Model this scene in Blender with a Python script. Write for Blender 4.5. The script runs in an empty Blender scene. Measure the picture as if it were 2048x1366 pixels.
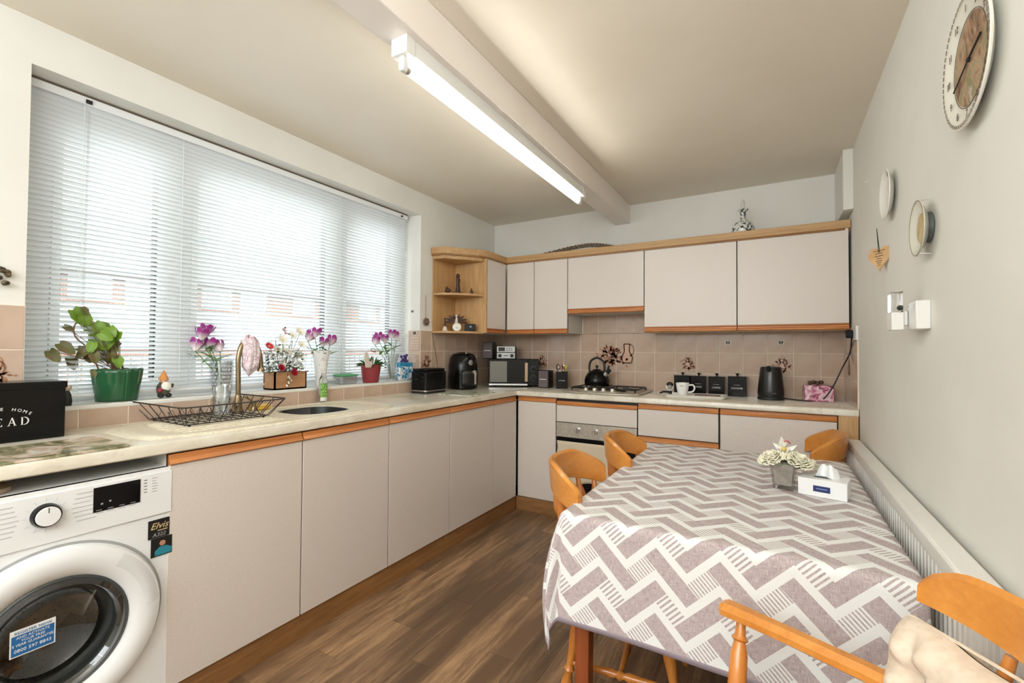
import bpy, math, random
from math import sin, cos, pi, radians as R, sqrt, exp, floor
from mathutils import Vector as V, Matrix
random.seed(7)
C = bpy.context.scene.collection
S = bpy.context.scene
# ------------------------------------------------------------------ camera
FPX, YAW, PIT, ROL = 911.79, R(-29.9565), R(1.1399), R(0.379)
CAM = V((2.4375, 0, 1.2384))
fw = V((sin(YAW)*cos(PIT), cos(YAW)*cos(PIT), sin(PIT)))
r0 = V((cos(YAW), -sin(YAW), 0)); u0 = r0.cross(fw)
rt = r0*cos(ROL)+u0*sin(ROL); up = -r0*sin(ROL)+u0*cos(ROL)
cd = bpy.data.cameras.new('camera'); cam = bpy.data.objects.new('camera', cd); C.objects.link(cam)
cd.sensor_width = 36; cd.lens = FPX/2048*36; cd.clip_start = .02; cd.clip_end = 300
cam.matrix_world = Matrix(((rt.x, up.x, -fw.x, CAM.x), (rt.y, up.y, -fw.y, CAM.y), (rt.z, up.z, -fw.z, CAM.z), (0, 0, 0, 1)))
S.camera = cam
def on(ax, val, px, py):            # point where the sight line of a photo pixel meets the plane axis = val
    d = fw+rt*((px-1024)/FPX)+up*((683-py)/FPX)
    return CAM+d*((val-CAM[ax])/d[ax])
# ------------------------------------------------------------------ light
S.view_settings.view_transform = 'Standard'; S.view_settings.look = 'None'
S.view_settings.gamma = 1; S.view_settings.use_curve_mapping = False
S.view_settings.exposure = 0.53
S.cycles.use_denoising = True
S.cycles.max_bounces = 10; S.cycles.diffuse_bounces = 6; S.cycles.transparent_max_bounces = 16
S.cycles.caustics_reflective = False; S.cycles.caustics_refractive = False
w = bpy.data.worlds.new('sky'); S.world = w; w.use_nodes = True
bg = w.node_tree.nodes['Background']; bg.inputs[0].default_value = (.90, .95, 1, 1); bg.inputs[1].default_value = 4.3
def area(name, loc, rot, sx, sy, power, col=(1, 1, 1)):
    l = bpy.data.lights.new(name, 'AREA'); l.shape = 'RECTANGLE'; l.size = sx; l.size_y = sy; l.energy = power; l.color = col
    o = bpy.data.objects.new(name, l); C.objects.link(o); o.location = loc; o.rotation_euler = rot; return o
area('fill_light_behind', (1.45, -1.15, 2.42), (R(38), 0, 0), 2.3, 1.3, 45, (.90, .955, 1))  # added fill from behind the camera, not a fitting of the room
area('fill_light_up', (2.1, -.55, 1.75), (R(180), 0, 0), .7, .7, 40, (.93, .97, 1))  # added upward fill, put in to brighten the ceiling
area('fill_light_far_behind', (1.5, -2.1, 1.95), (R(62), 0, 0), 2.3, .8, 30, (.90, .955, 1))  # second added fill further back, evens out the light

# ------------------------------------------------------------------ mesh helper
class MB:
    def __init__(s): s.v = []; s.f = []; s.m = []; s.k = 0
    def add(s, vs, fs):
        n = len(s.v); s.v += [tuple(p) for p in vs]; s.f += [tuple(n+i for i in f) for f in fs]; s.m += [s.k]*len(fs); return s
    def box(s, x0, x1, y0, y1, z0, z1):
        return s.add([(x, y, z) for z in (z0, z1) for y in (y0, y1) for x in (x0, x1)],
                     [(0, 2, 3, 1), (4, 5, 7, 6), (0, 1, 5, 4), (2, 6, 7, 3), (0, 4, 6, 2), (1, 3, 7, 5)])
    def prism(s, poly, a, b, ax=2):     # polygon extruded along an axis
        n = len(poly)
        def P(p, c):
            return (p[0], p[1], c) if ax == 2 else ((p[0], c, p[1]) if ax == 1 else (c, p[0], p[1]))
        vs = [P(p, a) for p in poly]+[P(p, b) for p in poly]
        return s.add(vs, [tuple(range(n))[::-1], tuple(range(n, 2*n))]+[(i, (i+1) % n, n+(i+1) % n, n+i) for i in range(n)])
    def lathe(s, prof, c=(0, 0, 0), n=24, ax=2, cap=True, sx=1, sy=1):
        vs = []
        for r, h in prof:
            for i in range(n):
                a = 2*pi*i/n; x, y = r*cos(a)*sx, r*sin(a)*sy
                p = (x, y, h) if ax == 2 else ((x, h, y) if ax == 1 else (h, x, y))
                vs.append((p[0]+c[0], p[1]+c[1], p[2]+c[2]))
        fs = [(j*n+i, j*n+(i+1) % n, (j+1)*n+(i+1) % n, (j+1)*n+i) for j in range(len(prof)-1) for i in range(n)]
        if cap: fs += [tuple(range(n))[::-1], tuple((len(prof)-1)*n+i for i in range(n))]
        return s.add(vs, fs)
    def tube(s, pts, r, n=8, cap=True, closed=False, flat=None):
        pts = [V(p) for p in pts]; m = len(pts); rs = r if isinstance(r, (list, tuple)) else [r]*m
        vs = []; up_ = None
        for i, p in enumerate(pts):
            a = pts[(i-1) % m] if (closed or i) else p; b = pts[(i+1) % m] if (closed or i < m-1) else p
            t = (b-a).normalized()
            if up_ is None: up_ = V((0, 0, 1)) if abs(t.z) < .9 else V((1, 0, 0))
            sd = t.cross(up_).normalized(); up_ = sd.cross(t).normalized()
            for k in range(n):
                q = 2*pi*k/n+(pi/n if n == 4 else 0)
                fx = flat or 1
                vs.append(p+sd*(cos(q)*rs[i]*fx)+up_*(sin(q)*rs[i]))
        mm = m if closed else m-1
        fs = [(j*n+i, j*n+(i+1) % n, ((j+1) % m)*n+(i+1) % n, ((j+1) % m)*n+i) for j in range(mm) for i in range(n)]
        if cap and not closed: fs += [tuple(range(n))[::-1], tuple((m-1)*n+i for i in range(n))]
        return s.add(vs, fs)
    def grid(s, fn, nu, nv):
        return s.add([fn(i/nu, j/nv) for j in range(nv+1) for i in range(nu+1)],
                     [(j*(nu+1)+i, j*(nu+1)+i+1, (j+1)*(nu+1)+i+1, (j+1)*(nu+1)+i) for j in range(nv) for i in range(nu)])
    def ball(s, c, r, n=12, sx=1, sy=1, sz=1):
        pr = [(max(r*sin(pi*j/(n//2+2)), 1e-5), -r*cos(pi*j/(n//2+2))*sz) for j in range(n//2+3)]
        return s.lathe(pr, c, n, sx=sx, sy=sy)
    def xf(s, M, start=0):
        s.v = s.v[:start]+[tuple(M @ V(p)) for p in s.v[start:]]; return s
def rrect(x0, x1, y0, y1, r, n=4):
    P = []
    for cx, cy, a0 in ((x1-r, y1-r, 0), (x0+r, y1-r, 90), (x0+r, y0+r, 180), (x1-r, y0+r, 270)):
        P += [(cx+r*cos(R(a0+90*i/n)), cy+r*sin(R(a0+90*i/n))) for i in range(n+1)]
    return P
def smoothpath(pts, n=6):
    pts = [V(p) for p in pts]; out = []
    for i in range(len(pts)-1):
        a = pts[max(i-1, 0)]; b = pts[i]; c = pts[i+1]; d = pts[min(i+2, len(pts)-1)]
        for k in range(n):
            t = k/n
            out.append(.5*((2*b)+(c-a)*t+(2*a-5*b+4*c-d)*t*t+(3*b-a-3*c+d)*t**3))
    return out+[pts[-1]]
def obj(name, mb, mat, parent=None, smooth=35, bev=0, loc=None, label=None, uv=None, solid=0):
    me = bpy.data.meshes.new(name)
    me.from_pydata([tuple(p) for p in mb.v], [], mb.f)
    mats = mat if isinstance(mat, (list, tuple)) else [mat]
    for m in mats: me.materials.append(m)
    if len(mats) > 1: me.polygons.foreach_set('material_index', mb.m)
    if smooth:
        me.polygons.foreach_set('use_smooth', [True]*len(me.polygons)); me.set_sharp_from_angle(angle=R(smooth))
    if uv:
        l = me.uv_layers.new(name='UVMap'); l.data.foreach_set('uv', [c for lp in me.loops for c in uv[lp.vertex_index]])
    me.update()
    o = bpy.data.objects.new(name, me); C.objects.link(o); o.parent = parent
    if loc is not None: o.location = loc
    if bev:
        b = o.modifiers.new('bevel', 'BEVEL'); b.width = bev; b.segments = 2; b.limit_method = 'ANGLE'; b.angle_limit = R(40)
        me.set_sharp_from_angle(angle=R(60))
    if solid:
        b = o.modifiers.new('solid', 'SOLIDIFY'); b.thickness = solid; b.offset = 0
    if label: o['label'] = label
    return o
def tag(o, label, cat, group=None):
    o['label'] = label; o['category'] = cat
    if group: o['group'] = group
    return o
def thing(name, label, cat, loc=(0, 0, 0), rz=0, group=None):
    o = bpy.data.objects.new(name, None); C.objects.link(o); o.empty_display_size = .05
    o.location = loc; o.rotation_euler = (0, 0, rz); return tag(o, label, cat, group)
def struct(name, mb, m, **k):
    o = obj(name, mb, m, **k); o['kind'] = 'structure'; return o
def like(o, parent=None, loc=None, rot=None, scale=None):
    c = o.copy(); C.objects.link(c); c.parent = parent
    if loc is not None: c.location = loc
    if rot is not None: c.rotation_euler = rot
    if scale is not None: c.scale = (scale,)*3 if isinstance(scale, (int, float)) else scale
    return c
def text(s, size, mat, parent, loc, rot, name='lettering', ext=.0003, align='CENTER', shear=0, space=1, bold=0):
    cu = bpy.data.curves.new('t', 'FONT'); cu.body = s; cu.size = size; cu.extrude = ext; cu.align_x = align
    cu.shear = shear; cu.space_character = space; cu.offset = bold; cu.resolution_u = 2
    t = bpy.data.objects.new('t', cu); me = bpy.data.meshes.new_from_object(t); bpy.data.objects.remove(t)
    me.materials.clear(); me.materials.append(mat); me.name = name
    o = bpy.data.objects.new(name, me); C.objects.link(o); o.parent = parent; o.location = loc; o.rotation_euler = rot
    return o
FX = (R(90), 0, R(90))      # writing that faces +x
FY = (R(90), 0, 0)          # writing that faces -y

# ------------------------------------------------------------------ materials
def srgb(r, g, b):
    f = lambda c: (c/255/12.92) if c <= 10 else ((c/255+.055)/1.055)**2.4
    return (f(r), f(g), f(b), 1)
class NT:
    def __init__(s, name):
        s.m = bpy.data.materials.new(name); s.m.use_nodes = True; s.t = s.m.node_tree
        s.b = s.t.nodes['Principled BSDF']; s.out = s.t.nodes['Material Output']
    def n(s, kind, **k):
        nd = s.t.nodes.new('ShaderNode'+kind)
        for a, v in k.items():
            if a.startswith('i_'):
                key = a[2:]; key = int(key) if key.isdigit() else key.replace('_', ' ')
                s.set(nd.inputs[key], v)
            else: setattr(nd, a, v)
        return nd
    def set(s, sock, v):
        if hasattr(v, 'is_output') or isinstance(v, bpy.types.NodeSocket): s.t.links.new(v, sock)
        else: sock.default_value = v
    def math(s, op, a, b=None, c=None):
        nd = s.t.nodes.new('ShaderNodeMath'); nd.operation = op
        s.set(nd.inputs[0], a)
        if b is not None: s.set(nd.inputs[1], b)
        if c is not None: s.set(nd.inputs[2], c)
        return nd.outputs[0]
    def mix(s, f, a, b, mode='MIX'):
        nd = s.t.nodes.new('ShaderNodeMix'); nd.data_type = 'RGBA'; nd.blend_type = mode
        s.set(nd.inputs[0], f); s.set(nd.inputs[6], a); s.set(nd.inputs[7], b); return nd.outputs[2]
    def ramp(s, f, *stops):
        nd = s.t.nodes.new('ShaderNodeValToRGB'); s.set(nd.inputs[0], f); e = nd.color_ramp.elements
        while len(e) < len(stops): e.new(.5)
        for i, (p, c) in enumerate(stops): e[i].position = p; e[i].color = c
        return nd.outputs[0]
    def coord(s, which='Object', scale=(1, 1, 1), rot=(0, 0, 0)):
        tc = s.t.nodes.new('ShaderNodeTexCoord'); mp = s.t.nodes.new('ShaderNodeMapping')
        s.t.links.new(tc.outputs[which], mp.inputs[0]); mp.inputs['Scale'].default_value = scale; mp.inputs['Rotation'].default_value = rot
        return mp.outputs[0]
    def noise(s, vec, scale=5, det=4, rough=.5, dist=0):
        nd = s.n('TexNoise'); s.set(nd.inputs['Vector'], vec); nd.inputs['Scale'].default_value = scale
        nd.inputs['Detail'].default_value = det; nd.inputs['Roughness'].default_value = rough; nd.inputs['Distortion'].default_value = dist
        return nd.outputs[0]
    def bump(s, h, strength=.2, dist=.002):
        nd = s.n('Bump'); s.set(nd.inputs['Height'], h); nd.inputs['Strength'].default_value = strength; nd.inputs['Distance'].default_value = dist
        s.t.links.new(nd.outputs[0], s.b.inputs['Normal'])
def flat(name, c, rough=.5, metal=0, **k):
    m = NT(name); m.b.inputs['Base Color'].default_value = srgb(*c); m.b.inputs['Roughness'].default_value = rough
    m.b.inputs['Metallic'].default_value = metal
    for a, v in k.items(): m.b.inputs[a.replace('_', ' ')].default_value = v
    return m.m
def speck(name, c1, c2, scale, rough=.5, bump=0, lo=.4, hi=.6, det=3):
    m = NT(name); n = m.noise(m.coord(), scale, det)
    m.set(m.b.inputs['Base Color'], m.ramp(n, (lo, srgb(*c1)), (hi, srgb(*c2)))); m.b.inputs['Roughness'].default_value = rough
    if bump: m.bump(n, bump)
    return m.m
def wood(name, c1, c2, axis=1, scale=9, rough=.4, stretch=14, coat=0, dark=None, rnd=0):
    m = NT(name); sc = [stretch]*3; sc[axis] = 1
    co = m.coord('Object', tuple(sc))
    if rnd:
        oi = m.n('ObjectInfo'); cx = m.n('CombineXYZ'); v = m.math('MULTIPLY', oi.outputs['Random'], 37.0)
        for i in range(3): m.set(cx.inputs[i], v)
        ad = m.n('VectorMath', operation='ADD'); m.set(ad.inputs[0], co); m.set(ad.inputs[1], cx.outputs[0]); co = ad.outputs[0]
    n = m.noise(co, scale/3, 6, .6, .6); n2 = m.noise(co, scale*2.2, 4, .6)
    f = m.math('ADD', m.math('MULTIPLY', n, .7), m.math('MULTIPLY', n2, .3))
    col = m.ramp(f, (.36, srgb(*c1)), (.64, srgb(*c2)))
    if dark:
        n3 = m.noise(m.coord('Object', tuple([x*.5 for x in sc])), 1.6, 3); col = m.mix(m.ramp(n3, (.5, (0, 0, 0, 1)), (.62, (1, 1, 1, 1))), col, srgb(*dark))
    if rnd:
        hv = m.n('HueSaturation'); m.set(hv.inputs['Color'], col); m.set(hv.inputs['Value'], m.math('ADD', 1-rnd/2, m.math('MULTIPLY', oi.outputs['Random'], rnd))); col = hv.outputs[0]
    m.set(m.b.inputs['Base Color'], col); m.b.inputs['Roughness'].default_value = rough; m.bump(n2, .08)
    if coat: m.b.inputs['Coat Weight'].default_value = coat; m.b.inputs['Coat Roughness'].default_value = .15
    return m.m
def glassy(name, c=(255, 255, 255), rough=.02, ior=1.45):
    m = NT(name); m.b.inputs['Base Color'].default_value = srgb(*c); m.b.inputs['Roughness'].default_value = rough
    m.b.inputs['Transmission Weight'].default_value = 1; m.b.inputs['IOR'].default_value = ior; return m.m
def thinglass(name, tint=(1, 1, 1, 1), refl=.12, rough=.03):
    m = NT(name); tr = m.n('BsdfTransparent'); tr.inputs[0].default_value = tint
    g = m.n('BsdfGlossy'); g.inputs['Roughness'].default_value = rough
    lw = m.n('LayerWeight'); lw.inputs[0].default_value = .35
    f = m.math('ADD', m.math('MULTIPLY', lw.outputs['Facing'], .5), refl)
    mx = m.n('MixShader'); m.set(mx.inputs[0], f); m.set(mx.inputs[1], tr.outputs[0]); m.set(mx.inputs[2], g.outputs[0])
    m.t.links.new(mx.outputs[0], m.out.inputs[0]); return m.m

M_wall = speck('wall_paint', (221, 220, 213), (225, 224, 218), 3, .55, .03)
M_ceil = speck('ceiling_paint', (223, 214, 198), (227, 219, 204), 1.5, .48, .02)
M_beam = speck('beam_paint', (234, 226, 218), (238, 231, 224), 2, .3, .02)
M_door = speck('door_laminate', (211, 202, 194), (218, 210, 203), 160, .38, .0, .3, .7, 4)
M_white = flat('white_paint', (226, 226, 222), .3)
M_carc = flat('carcass_white', (214, 212, 206), .45)
M_black = flat('black_gloss', (12, 12, 12), .2, IOR=1.32)
M_blackm = flat('black_matt', (20, 20, 20), .5)
M_darkgap = flat('dark_gap', (44, 26, 14), .8)
M_oakH = wood('orange_strip_wood', (176, 108, 54), (205, 138, 78), 0, 9, .35)
M_oakHy = wood('orange_strip_wood_y', (164, 98, 48), (194, 126, 70), 1, 9, .35)
M_pel = wood('pelmet_oak', (170, 132, 86), (198, 160, 112), 0, 8, .5)
M_pelz = wood('pale_oak_upright', (176, 136, 88), (203, 165, 116), 2, 8, .5)
M_kick = wood('plinth_oak', (124, 86, 50), (160, 116, 72), 0, 8, .5)
M_kicky = wood('plinth_oak_y', (124, 86, 50), (160, 116, 72), 1, 8, .5)
M_plank = wood('floor_vinyl', (94, 70, 50), (158, 126, 93), 1, 11, .38, 11, dark=(100, 76, 56), rnd=.7)
M_pine = wood('honey_pine', (188, 118, 46), (210, 142, 62), 1, 6, .28, 9, coat=.4)
M_pinez = wood('honey_pine_turned', (180, 106, 40), (204, 134, 58), 2, 6, .3, 6, coat=.4)
M_mahog = wood('reddish_table_wood', (120, 58, 26), (150, 78, 38), 2, 6, .4)
M_tile = speck('beige_tile', (184, 160, 141), (194, 171, 153), 5, .12, .01)
M_grout = flat('grout', (222, 208, 192), .8)
M_steel = speck('brushed_steel', (186, 180, 168), (200, 194, 182), 40, .33); M_steel.node_tree.nodes['Principled BSDF'].inputs['Metallic'].default_value = .6
M_chrome = flat('chrome', (205, 205, 205), .12, 1)
M_brass = flat('brushed_bronze_metal', (150, 130, 100), .3, .9)
M_glass = thinglass('clear_glass')
M_crystal = thinglass('cut_crystal', (.93, .95, .95, 1), .22, .08)
M_pane = thinglass('window_glass', (.98, 1, .99, 1), .04)
M_upvc = flat('white_upvc', (228, 230, 231), .35)
M_gasket = flat('black_gasket', (22, 22, 24), .6)
M_green = flat('leaf_green', (108, 142, 42), .45)
M_green2 = flat('leaf_dark_green', (52, 84, 40), .5)
M_bronzeleaf = speck('bronze_leaf', (88, 96, 46), (110, 78, 56), 30, .5)
M_stem = flat('stem_brown', (112, 84, 58), .6)
M_gstem = flat('stem_green', (84, 128, 48), .5)
M_print = flat('tile_print_brown', (142, 96, 74), .5)
M_print2 = flat('tile_print_tan', (176, 120, 84), .5)
M_print3 = flat('tile_print_pale', (200, 160, 136), .4)
M_text = flat('white_print', (220, 220, 218), .6)
M_grey = flat('grey_print', (150, 152, 156), .6)
M_cream = flat('cream_fabric', (206, 192, 168), .9)
M_red = flat('rose_red', (176, 22, 52), .6)
M_whitepet = flat('white_petal', (232, 232, 222), .6)
M_orangehat = flat('terracotta_orange', (208, 140, 76), .6)
# tulip: white at the foot, purple at the tips (colour of the petals themselves)
t = NT('tulip_petal'); s = t.n('SeparateXYZ'); t.set(s.inputs[0], t.coord('Object')); t.set(t.b.inputs['Base Color'], t.ramp(t.math('MULTIPLY', s.outputs[2], 22.0), (.15, srgb(235, 225, 228)), (.62, srgb(150, 36, 128)))); t.b.inputs['Roughness'].default_value = .6; M_tulip = t.m
# marbled laminate
t = NT('marble_laminate'); co = t.coord('Object', (1, 1, 1), (0, 0, .5)); n1 = t.noise(co, 3.2, 6, .6, 1.2); n2 = t.noise(t.coord('Object', (6, 1.2, 3)), 5, 5, .6, 1.5)
c = t.ramp(n1, (.35, srgb(206, 198, 178)), (.6, srgb(226, 221, 208))); c = t.mix(t.ramp(n2, (.5, (0, 0, 0, 1)), (.72, (.55, .55, .55, 1))), c, srgb(190, 176, 160))
t.set(t.b.inputs['Base Color'], c); t.b.inputs['Roughness'].default_value = .22; M_marble = t.m
# blind slats: thin painted metal/plastic that lets a little daylight through
t = NT('slat_white'); df = t.n('BsdfDiffuse'); df.inputs[0].default_value = srgb(238, 240, 240); tl = t.n('BsdfTranslucent'); tl.inputs[0].default_value = srgb(236, 240, 242)
gl = t.n('BsdfGlossy'); gl.inputs[1].default_value = .3
mx = t.n('MixShader'); mx.inputs[0].default_value = .30; t.set(mx.inputs[1], df.outputs[0]); t.set(mx.inputs[2], tl.outputs[0])
m2 = t.n('MixShader'); m2.inputs[0].default_value = .06; t.set(m2.inputs[1], mx.outputs[0]); t.set(m2.inputs[2], gl.outputs[0]); t.t.links.new(m2.outputs[0], t.out.inputs[0]); M_slat = t.m
t = NT('lit_tube'); e = t.n('Emission'); e.inputs[0].default_value = (1, .985, .9, 1); e.inputs[1].default_value = 22; t.t.links.new(e.outputs[0], t.out.inputs[0]); M_tubelit = t.m
# tablecloth print
t = NT('zigzag_cloth'); uvn = t.n('UVMap'); sp = t.n('SeparateXYZ'); t.set(sp.inputs[0], uvn.outputs[0]); X, Y = sp.outputs[0], sp.outputs[1]
ph = t.math('FRACT', t.math('DIVIDE', t.math('SUBTRACT', X, 1.945-.178*20), .178))
tri = t.math('SUBTRACT', 1.0, t.math('ABSOLUTE', t.math('SUBTRACT', t.math('MULTIPLY', ph, 2.0), 1.0)))
b = t.math('ADD', Y, t.math('MULTIPLY', tri, .086))
q = t.math('DIVIDE', t.math('SUBTRACT', b, 1.424-.0945*20), .0945)
fr = t.math('FRACT', q); idx = t.math('FLOOR', q)
white = t.math('GREATER_THAN', fr, .67)
odd = t.math('MODULO', idx, 2.0); desc = t.math('LESS_THAN', ph, .5)
hsel = t.math('ABSOLUTE', t.math('SUBTRACT', odd, desc))          # 1 on the segments that are hatched
beta = t.math('MULTIPLY', fr, .0945); dpk = t.math('MULTIPLY', tri, .086); dvl = t.math('SUBTRACT', .086, dpk)
nopk = t.math('LESS_THAN', beta, t.math('MULTIPLY', dpk, 2.0)); novl = t.math('GREATER_THAN', beta, t.math('SUBTRACT', .0633, t.math('MULTIPLY', dvl, 2.0)))
hatchz = t.math('SUBTRACT', 1.0, t.math('MULTIPLY', hsel, t.math('MULTIPLY', nopk, novl)))
dirn = t.math('SUBTRACT', t.math('MULTIPLY', desc, 2.0), 1.0)
hc = t.math('FRACT', t.math('DIVIDE', t.math('ADD', t.math('SUBTRACT', X, t.math('MULTIPLY', Y, dirn)), 10.0), t.math('ADD', .0138, t.math('MULTIPLY', desc, .0038))))
stripe = t.math('GREATER_THAN', hc, .45)
hat = t.math('MULTIPLY', t.math('SUBTRACT', 1.0, hatchz), stripe)
wf = t.math('MAXIMUM', white, hat)
wv1 = t.n('TexNoise'); t.set(wv1.inputs['Vector'], t.coord('UV', (900, 45, 1))); wv1.inputs['Scale'].default_value = 1; wv2 = t.n('TexNoise'); t.set(wv2.inputs['Vector'], t.coord('UV', (45, 900, 1))); wv2.inputs['Scale'].default_value = 1
wsum = t.math('MULTIPLY', t.math('ADD', wv1.outputs[0], wv2.outputs[0]), .5)
mauve = t.ramp(wsum, (.38, srgb(148, 132, 134)), (.62, srgb(196, 184, 183)))
t.set(t.b.inputs['Base Color'], t.mix(wf, mauve, srgb(221, 222, 220))); t.b.inputs['Roughness'].default_value = .75; t.bump(wsum, .1, .0005); M_cloth = t.m
M_hem = flat('mauve_hem', (158, 146, 156), .7)

# ------------------------------------------------------------------ room
W_, B_, H_, FL = 2.859, 3.87, 2.49, -.06
YR = -2.45
wl = struct('wall_left', MB().box(-.30, 0, YR, .567, FL, H_).box(-.30, 0, 2.765, B_+.3, FL, H_).box(-.30, 0, .567, 2.765, FL, .985).box(-.30, 0, .567, 2.765, 2.316, H_), M_wall)
wb = struct('wall_back', MB().box(0, W_, B_, B_+.2, FL, H_), M_wall)
wr = struct('wall_right', MB().box(W_, W_+.2, YR, B_+.2, FL, H_), M_wall)
struct('wall_rear', MB().box(-.3, .25, YR-.15, YR, FL, H_).box(.25, W_+.2, YR-.15, YR, FL, H_), M_wall)
struct('ceiling', MB().box(-.3, W_+.2, YR, B_+.2, H_, H_+.2), M_ceil)
struct('beam', MB().box(1.236, 1.370, YR, B_, 2.333, H_), M_beam, bev=.004).name = 'trim_1'
struct('boxing', MB().box(2.806, W_, 3.43, B_, 2.117, H_), M_wall, bev=.003).name = 'trim_2'
fl = struct('floor', MB().box(-.3, W_+.2, YR, B_+.2, FL-.2, FL-.003), flat('floor_base', (60, 42, 30), .7))
ends = {0: 2.09, 1: 1.315, 2: 1.637, 3: 1.94, 4: 1.475, 5: 2.15, 6: 1.68}
for c_ in range(-4, 18):
    x0 = .585+.13*c_; e0 = ends.get(c_, 1.2+(c_*.37) % 1.04) if c_ < 7 else 1.2+(c_*.41) % 1.04
    if x0 > W_ or x0+.13 < 0: continue
    k = -5
    while True:
        a = e0+1.035*k; b2 = a+1.035; k += 1
        if a > 3.3: break
        if b2 < -.9: continue
        b2 = min(b2, 3.3); xa, xb = max(x0, .5), min(x0+.13, W_)
        if xb <= xa: continue
        obj('floor_plank', MB().box(xa+.0006, xb-.0006, a+.0006, b2-.0006, -.004, 0), M_plank, fl, loc=(0, 0, FL))
# tiles
TT = .006
def tile_mesh(a, b, c, d, plane):     # plane x: (y,z) box facing +x ; etc
    mb = MB(); g = .0022
    if plane == 'x': mb.box(0, TT, a+g, b-g, c+g, d-g)
    elif plane == 'xr': mb.box(-TT, 0, a+g, b-g, c+g, d-g)
    elif plane == 'y': mb.box(a+g, b-g, -TT, 0, c+g, d-g)
    return mb
ROWS = [(.91, 1.067), (1.067, 1.23), (1.23, 1.394)]
def tiles(parent, plane, pos, cols, rows, skip=None):
    cache = {}
    for a, b in zip(cols[:-1], cols[1:]):
        for c, d in rows:
            if skip and skip(a, b, c, d): continue
            key = (round(b-a, 3), round(d-c, 3)); l = {'x': (pos, a, c), 'xr': (pos, a, c), 'y': (a, pos, c)}[plane]
            if key in cache: like(cache[key], parent, l)
            else: cache[key] = obj('tile', tile_mesh(0, b-a, 0, d-c, plane), M_tile, parent, bev=.0015, loc=l)
colsB = [0, .11]+[.11+.163*i for i in range(1, 17)]+[W_]
tiles(wb, 'y', B_-.002, colsB, ROWS)
tiles(wb, 'y', B_-.002, [.947, 1.088, 1.251, 1.414, 1.577], [(1.394, 1.565)])
obj('grout', MB().box(0, W_, B_-.0066, B_, .91, 1.394).box(.94, 1.577, B_-.0066, B_, 1.39, 1.565), M_grout, wb)
colsL = [2.765, 2.90, 3.063, 3.226, 3.389, 3.552, 3.715, B_]
tiles(wl, 'x', .002, colsL, ROWS); tiles(wl, 'x', .002, [-.08, .081, .244, .407, .567], ROWS)
tiles(wl, 'x', .002, [.567, .725]+[.725+.163*i for i in range(1, 13)]+[2.765], [(.91, .99)])
tiles(wl, 'y', 2.763, [-.115, .004], [(1.005, 1.067)]+ROWS[1:])
obj('grout', MB().box(0, .0066, 2.765, B_, .91, 1.394).box(0, .0066, -.08, .567, .91, 1.394).box(0, .0066, .567, 2.765, .91, .986).box(-.115, 0, 2.762, 2.765, 1.0, 1.394), M_grout, wl)
tiles(wr, 'xr', W_-.002, [3.29, 3.38, 3.543, 3.706, B_], ROWS)
obj('grout', MB().box(W_-.0066, W_, 3.29, B_, .91, 1.394), M_grout, wr)
# printed motifs baked on some tiles
def ribbon(mb, pts, wd, f):
    for (a, b) in zip(pts[:-1], pts[1:]):
        d = V((b[0]-a[0], b[1]-a[1])); n = V((-d[1], d[0]))
        if n.length < 1e-6: continue
        n = n.normalized()*wd/2
        mb.add([f(a[0]+n[0], a[1]+n[1]), f(b[0]+n[0], b[1]+n[1]), f(b[0]-n[0], b[1]-n[1]), f(a[0]-n[0], a[1]-n[1])], [(0, 1, 2, 3)])
def motif(parent, f, sc, kind, seed):
    rnd = random.Random(seed); mb = MB(); m2 = MB()
    F = lambda x, y: f(x*sc, y*sc)
    def leaf(mb, cx, cy, a, l, w_):
        P = [(cx+cos(a)*l*t_+sin(a)*w_*s_, cy+sin(a)*l*t_-cos(a)*w_*s_) for t_, s_ in ((0, 0), (.4, .5), (1, 0), (.4, -.5))]
        mb.add([F(*p) for p in P], [(0, 1, 2, 3)])
    for i in range(110 if kind == 'big' else 46):
        a = rnd.uniform(0, 2*pi); d = rnd.uniform(.02 if kind == 'big' else .15, .46)
        leaf(mb if i % 2 else m2, cos(a)*d*.9-(.25 if kind == 'big' else 0), sin(a)*d*.62-.05, a+rnd.uniform(-.6, .6), rnd.uniform(.1, .2), .07)
    cx = .38 if kind == 'big' else .0
    jug = [(-.16, -.32), (-.2, -.12), (-.1, .1), (-.12, .36), (.1, .36), (.08, .1), (.2, -.12), (.16, -.32), (-.16, -.32)]
    ribbon(mb, [(cx+x, y) for x, y in jug], .045, F)
    ribbon(mb, [(cx+.1+.14*sin(t_), .14+.2*cos(t_)) for t_ in [i*.35 for i in range(10)]], .045, F)
    if kind != 'big': ribbon(m2, [(.0+.2*cos(t_), .3+.2*sin(t_)) for t_ in [i*.35 for i in range(10)]], .025, F)
    for i in range(9):
        x, y = rnd.uniform(-.4, .4), rnd.uniform(-.4, -.22); m2.lathe([(1e-4, 0), (.05, 0)], (x, y, 0), 8, cap=False) if 0 else leaf(m2, x, y, rnd.uniform(0, 6), .12, .1)
    m3 = MB(); m3.add([f((cx+x)*sc, y*sc) for x, y in jug[:-1]], [tuple(range(8))]); obj('printed_motif', m3, M_print3, parent, smooth=0)
    obj('printed_motif', mb, M_print, parent, smooth=0); obj('printed_motif', m2, M_print2, parent, smooth=0)
fb = lambda cx, cz: (lambda x, z: (cx+x, B_-.0092, cz+z))
fl_ = lambda cy, cz: (lambda x, z: (.0092, cy+x, cz+z))
motif(wb, fb(1.255, 1.215), .24, 'big', 1)
for i, cx in enumerate((.535, 1.835, 2.483)): motif(wb, fb(cx, 1.145), .125, 'pot', 3+i)
motif(wl, fl_(2.84, 1.145), .125, 'pot', 9); motif(wl, fl_(.487, 1.145), .13, 'pot', 10)
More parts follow.
